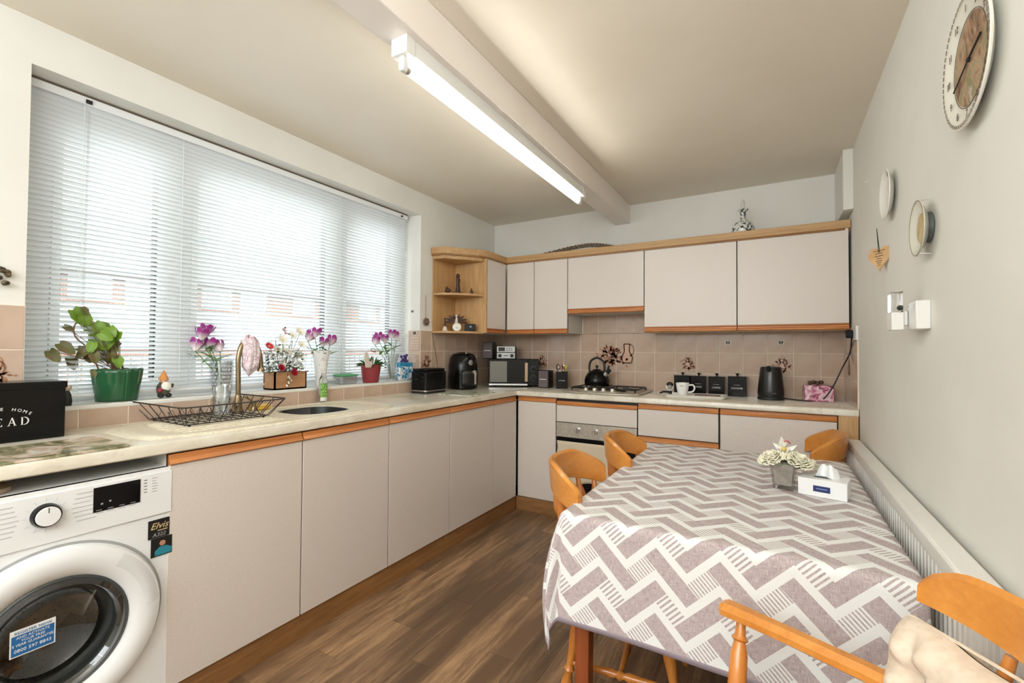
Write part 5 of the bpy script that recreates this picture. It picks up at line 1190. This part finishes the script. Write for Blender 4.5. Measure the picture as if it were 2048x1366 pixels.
# cloth
CX0, CX1, CY0, CY1 = 1.815, 2.737, 1.448, 2.825; OL, OR_, OF, OB = .31, .20, .355, .26
st = .0155; nu = int((CX1-CX0+OL+OR_)/st); nv = int((CY1-CY0+OF+OB)/st)
mb = MB(); uvs = []
def clothpt(s_, v_):
    cx = min(max(s_, CX0), CX1); cy = min(max(v_, CY0), CY1); ox, oy = s_-cx, v_-cy; r = sqrt(ox*ox+oy*oy); z = TZ+.003
    if r < 1e-6:
        return (s_, v_, z+.0006*sin(s_*9+v_*7))
    dx, dy = ox/r, oy/r; rad = .018; arc = rad*pi/2
    if r < arc: a = r/rad; out = rad*sin(a); dn = rad*(1-cos(a))
    else: out = rad; dn = rad+(r-arc)
    h = max(r-arc, 0); corner = min(abs(dx), abs(dy))*2/1.414
    wave = .0035*sin((s_ if abs(dy) > abs(dx) else v_)*11+1)*min(h/.2, 1)
    flare = .08+.15*exp(-((min(abs(dx), abs(dy))-.5)/.22)**2)*min(corner*1.3, 1)
    if CX1-s_ < 0: flare *= .12; wave *= .2
    gg = exp(-((min(abs(dx), abs(dy))-.5)/.22)**2)*min(corner*1.3, 1)*(0 if CX1-s_ < 0 else 1)
    out += flare*h*(1-gg*min(h/.52, 1))+.20*gg*h*(1-h/.5)+wave
    return (cx+dx*out, cy+dy*out, z-dn*sqrt(max(1-(flare*.6)**2, .3)))
for j in range(nv+1):
    for i in range(nu+1):
        s_ = CX0-OL+(CX1-CX0+OL+OR_)*i/nu; v_ = CY0-OF+(CY1-CY0+OF+OB)*j/nv
        # round the cloth's own corners a little
        mb.v.append(clothpt(s_, v_)); uvs.append((s_, v_))
for j in range(nv):
    for i in range(nu):
        mb.f.append((j*(nu+1)+i, j*(nu+1)+i+1, (j+1)*(nu+1)+i+1, (j+1)*(nu+1)+i)); mb.m.append(1 if (i < 1 or j < 1 or i >= nu-1 or j >= nv-1) else 0)
o_ = obj('tablecloth', mb, [M_cloth, M_hem], None, smooth=180, uv=uvs, solid=.0016)
tag(o_, 'mauve and white zigzag tablecloth draped over the dining table', 'tablecloth')

# vase with silk roses, tissue box
vb = on(2, .69, 1570, 978); vb = V((2.468, 2.16, .691))
t = thing('square_vase', 'square glass vase with white lining on the tablecloth', 'vase', vb, R(-8))
mb = MB(); a, b2, hh = .034, .046, .105
def ring4(a_, z): return [(-a_, -a_, z), (a_, -a_, z), (a_, a_, z), (-a_, a_, z)]
vs = ring4(a, 0)+ring4(b2, hh)+ring4(b2-.006, hh)+ring4(a-.004, .014)
mb.add(vs, [(0, 3, 2, 1), (12, 13, 14, 15)]+[(j*4+i, j*4+(i+1) % 4, (j+1)*4+(i+1) % 4, (j+1)*4+i) for j in range(3) for i in range(4)])
obj('glass', mb, thinglass('smoky_vase', (.86, .84, .81, 1), .12, .05), t, smooth=0)
vs = ring4(a-.006, .016)+ring4(b2-.009, hh-.004); obj('lining', MB().add(vs, [(0, 3, 2, 1), (4, 5, 6, 7)]+[(i, (i+1) % 4, 4+(i+1) % 4, 4+i) for i in range(4)]), speck('white_gauze', (206, 202, 200), (228, 226, 224), 50, .8), t, smooth=0)
M_ivory = flat('ivory_petal', (236, 232, 210), .6)
vt = vb+V((0, 0, .105))
rose(vt+V((-.036, -.012, -.004)), M_ivory, .056, 'left ivory silk rose in the square vase', rot=(R(16), R(-20), 0), rings=6); rose(vt+V((.045, -.012, -.004)), M_ivory, .056, 'right ivory silk rose in the square vase', rot=(R(18), R(18), 0), rings=6); rose(vt+V((.005, .04, -.004)), M_ivory, .05, 'rear ivory silk rose in the square vase', rot=(R(-14), 0, 0), rings=6); rose(vt+V((.085, .02, -.012)), M_ivory, .036, 'outermost right ivory silk rose drooping from the square vase', rot=(0, R(40), 0), rings=5)
t = thing('silk_orchid', 'white orchid bloom with yellow and red centre above the square vase', 'flower', vt+V((0, 0, .055))); t.rotation_euler = (R(30), 0, 0)
for k, (a_, L) in enumerate(((100, .055), (155, .045), (20, .05), (-20, .035), (200, .03))):
    d = V((cos(R(a_)), 0, sin(R(a_)))); n = V((-d.z, 0, d.x))
    mb = MB(); mb.add([V((0, 0, 0)), d*L*.5+n*L*.28+V((0, -.008, 0)), d*L+V((0, .006, 0)), d*L*.5-n*L*.28+V((0, -.008, 0))], [(0, 1, 2, 3)]); obj('petal', mb, M_whitepet, t, smooth=0)
obj('centre', MB().ball((0, -.006, .0), .009, 8), flat('orchid_yellow', (222, 190, 96), .5), t); obj('throat', MB().tube([(.0, -.008, .04), (.012, -.008, .045), (.022, -.006, .03)], .003, 5), flat('orchid_red', (190, 80, 84), .5), t); obj('stem', MB().tube([(0, 0, 0), (0, .01, -.10)], .002, 5), M_gstem, t)
t = thing('silk_leaf', 'dark green silk leaves at the rim of the square vase', 'leaf', vt+V((0, -.045, -.004)))
like(LM, t, (0, 0, .004), (R(10), 0, R(160)), .35); like(LM, t, (0, 0, .004), (R(10), 0, R(230)), .35)
t = thing('tissue_box', 'white tissue box with dark blue label on the tablecloth', 'tissue box', (2.60, 2.135, .691), R(-12))
obj('box', MB().box(-.078, .078, -.05, .06, 0, .065), flat('box_white', (232, 233, 234), .4), t, bev=.002); obj('label_patch', MB().box(-.028, .026, -.0512, -.05, .02, .042), flat('navy', (34, 46, 100), .4), t); text('Kleenex' if 0 else 'SOFT', .012, flat('pale_blue', (150, 165, 205), .5), t, (-.001, -.0516, .027), FY) if 0 else obj('label_print', MB().box(-.018, .016, -.0516, -.0512, .03, .033), flat('pale_blue', (130, 148, 196), .5), t)
obj('slot', MB().lathe([(.001, .0655), (.034, .0658)], n=24, cap=False, sy=.45), M_blackm, t)
mb = MB().grid(lambda u, v: ((u-.5)*.085*(1-.35*v)+.012, .012+.022*sin(u*7)*(1-v*.4)+.01*v, .062+.05*v*(1-.9*(u-.5)**2)+.004*sin(u*12)), 16, 8); obj('tissue', mb, flat('tissue', (238, 240, 241), .9), t, smooth=180, solid=.001)

# ------------------------------------------------------------------ chairs
def chair(loc, rz, label, arms=False, far_low=0):
    t = thing('dining_chair' if not arms else 'armchair', label, 'chair', loc, rz)       # faces +x; back at -x
    zs_ = .44
    # seat
    mb = MB(); P = [(.20*cos(a)**3*0+.21*(abs(cos(a))**.6)*(1 if cos(a) > 0 else -1), .215*(abs(sin(a))**.6)*(1 if sin(a) > 0 else -1)) for a in [2*pi*k/36 for k in range(36)]]
    vs = []
    for sc_, z in ((.93, zs_-.032), (1, zs_-.022), (1, zs_-.008), (.96, zs_), (.6, zs_-.008), (.15, zs_-.010)): vs += [(x*sc_, y*sc_, z) for x, y in P]
    n = 36; mb.add(vs, [(j*n+i, j*n+(i+1) % n, (j+1)*n+(i+1) % n, (j+1)*n+i) for j in range(5) for i in range(n)]+[tuple(range(n))[::-1], tuple(5*n+i for i in range(n))])
    obj('seat', mb, M_pine, t, smooth=60)
    # crest rail: horseshoe board
    Rr = .245 if not arms else .27; cx = -.02; n = 40
    amax = R(66) if not arms else R(63)
    zc = .865 if not arms else .918
    vs = []
    for i in range(n+1):
        q = -1+2*i/n; a = pi+q*amax; f = abs(q)
        top = zc-.075*max(0, (f-.45)/.55)**1.6; bot = (zc-.108)-.050*max(0, (f-.1)/.9)**1.5
        if arms: top = zc-.035*max(0, (f-.75)/.25)**2; bot = zc-.078-.02*(1-f)
        if f > .96: top -= .006
        lean = .035
        thk = .026 if not arms else .022
        def pt(r, z): 
            k = (z-zs_)/.4; x_ = cx+r*1.02*cos(a)-lean*k*(abs(cos(a))**.7 if cos(a) < 0 else 0); return (x_, r*sin(a), z)
        vs += [pt(Rr-thk/2, bot), pt(Rr-thk/2, top-.008), pt(Rr, top), pt(Rr+thk/2, top-.008), pt(Rr+thk/2, bot), pt(Rr, bot-.004)]
    mb = MB(); k = 6
    mb.add(vs, [(i*k+j, i*k+(j+1) % k, (i+1)*k+(j+1) % k, (i+1)*k+j) for i in range(n) for j in range(k)]+[tuple(range(k))[::-1], tuple(n*k+j for j in range(k))])
    obj('backrest', mb, M_pine, t, smooth=45)
    # spindles
    angs = [-54, -36, -18, 0, 18, 36, 54] if not arms else [-36, -12, 12, 36]
    for d_ in angs:
        a = pi+R(d_); f = abs(R(d_))/amax
        bz = (zc-.108)-.050*max(0, (f-.1)/.9)**1.5 if not arms else zc-.10
        b0 = V((cx+.185*cos(a), .19*sin(a), zs_-.01)); kx = (bz-zs_)/.4*.035*(abs(cos(a))**.7); b1 = V((cx+Rr*1.02*cos(a)-kx, Rr*sin(a), bz+.004)); L = b1-b0
        prof = [(0, .008), (.06, .008), (.12, .014), (.16, .009), (.2, .015), (.34, .019), (.46, .017), (.62, .011), (.8, .008), (1, .007)] if not arms else [(0, .009), (.2, .013), (.45, .008), (.5, .014), (.55, .008), (.8, .012), (1, .008)]
        prof = [(1-h_ if not arms else h_, r_) for h_, r_ in prof]
        if not arms: prof = [(0, .009), (.1, .010), (.25, .018), (.4, .022), (.5, .014), (.56, .010), (.6, .018), (.64, .011), (.68, .021), (.73, .025), (.8, .020), (.9, .012), (1, .009)]
        obj('spindle', MB().tube([b0+L*h_ for h_, r_ in prof], [r_ for h_, r_ in prof], 12), M_pinez, t, smooth=60)
    # legs
    lp = [(0, .012), (.05, .017), (.2, .021), (.28, .013), (.30, .021), (.34, .013), (.45, .016), (.6, .023), (.78, .018), (.86, .022), (.9, .014), (1, .013)]
    ft = {}
    for sx in (-1, 1):
        for sy in (-1, 1):
            f0 = V((sx*.205, sy*.205, 0)); f1 = V((sx*.14, sy*.145, zs_-.03)); L = f1-f0; ft[(sx, sy)] = f0+L*.36
            obj('leg', MB().tube([f0+L*h_ for h_, r_ in lp], [r_ for h_, r_ in lp], 12), M_pinez, t, smooth=60)
    def stretcher(a_, b_):
        L = b_-a_; pr = [(0, .008), (.15, .011), (.3, .012), (.42, .016), (.46, .010), (.5, .019), (.54, .010), (.58, .016), (.7, .012), (.85, .011), (1, .008)]
        obj('stretcher', MB().tube([a_+L*h_ for h_, r_ in pr], [r_ for h_, r_ in pr], 10), M_pinez, t, smooth=60)
    stretcher(ft[(-1, -1)], ft[(1, -1)]); stretcher(ft[(-1, 1)], ft[(1, 1)]); stretcher((ft[(-1, -1)]+ft[(1, -1)])/2, (ft[(-1, 1)]+ft[(1, 1)])/2)
    if arms:
        az = .67
        for sy in (-1, 1):
            p = [V((.20, sy*.30, az)), V((.12, sy*.285, az)), V((-.02, sy*.255, az)), V((-.14, sy*.22, az)), V((-.22, sy*.13, az)), V((-.245, 0, az))]
            pp = smoothpath(p, 5); vs = []; mb = MB(); m_ = len(pp)
            for i, c in enumerate(pp):
                tn = (pp[min(i+1, m_-1)]-pp[max(i-1, 0)]).normalized(); sd = V((-tn.y, tn.x, 0)); w_ = .030-.008*min(i/8, 1); hh = .016
                if i == 0: w_ *= .7; hh *= .7
                for q, r in ((-1, -.5), (-1, .3), (-.45, 1), (.45, 1), (1, .3), (1, -.5), (.5, -1), (-.5, -1)): vs.append(c+sd*(w_*q)+V((0, 0, hh*r)))
            mb.add(vs, [(i*8+j, i*8+(j+1) % 8, (i+1)*8+(j+1) % 8, (i+1)*8+j) for i in range(m_-1) for j in range(8)]+[tuple(range(8))[::-1], tuple((m_-1)*8+j for j in range(8))])
            obj('arm', mb, M_pine, t, smooth=30)
            b0 = V((.15, sy*.20, zs_-.01)); b1 = V((.155, sy*.292, az-.01)); L = b1-b0; pr = [(0, .011), (.12, .016), (.16, .012), (.2, .018), (.26, .014), (.4, .020), (.7, .019), (.8, .013), (.82, .019), (.86, .012), (1, .010)]
            obj('arm_post', MB().tube([b0+L*h_ for h_, r_ in pr], [r_ for h_, r_ in pr], 12), M_pinez, t, smooth=60)
    return t
chair((1.935, 1.80, FL), R(7), 'pine spindle-back chair tucked under the left side of the table, nearer the camera')
chair((1.965, 2.40, FL), R(5), 'pine spindle-back chair tucked under the left side of the table, nearer the oven')
chair((2.46, 3.035, FL), R(180), 'pine spindle-back chair beyond the far end of the table, beside the right wall')
chair((2.462, .92, FL), R(169), 'pine armchair with a cream cushion at the near end of the table', arms=True)
# cushion
t = thing('seat_cushion', 'cream tufted cushion leaning against the back of the armchair', 'cushion', (2.705, .96, .585)); t.rotation_euler = (R(-6), R(14), R(24))
mb = MB(); hw, hh_ = .185, .175
def cf(u, v, s_):
    a, b = 2*u-1, 2*v-1
    e = max(0, 1-abs(a)**3.2)*max(0, 1-abs(b)**3.2); th2 = .062*e**.42
    for tx, ty in ((-.5, .5), (.5, .5), (0, 0), (-.5, -.5), (.5, -.5)):
        d = sqrt((a-tx)**2+(b-ty)**2); th2 -= .05*exp(-(d/.12)**2); th2 -= .009*cos(5*math.atan2(b-ty, a-tx))*exp(-((d-.25)/.16)**2)
    k = 1-.05*(abs(a*b))
    pin = 1-.06*cos(b*4.2); pin2 = 1-.06*cos(a*4.2)
    return (s_*max(th2, .002), a*hw*k*pin, b*hh_*k*pin2)
mb.grid(lambda u, v: cf(u, v, -1), 44, 44); mb.grid(lambda u, v: cf(1-u, v, 1), 44, 44)
m = speck('cushion_cotton', (208, 192, 172), (216, 201, 182), 60, .9, .05); obj('cushion', mb, m, t, smooth=180)
for tx, ty in ((-.5, .5), (.5, .5), (0, 0)): obj('tuft', MB().ball((-.012, tx*hw, ty*hh_), .006, 8), m, t)
obj('piping', MB().tube([(0, a_[0], a_[1]) for a_ in rrect(-hw*1.0, hw*1.0, -hh_*1.0, hh_*1.0, .02, 4)], .003, 6, closed=True), m, t)
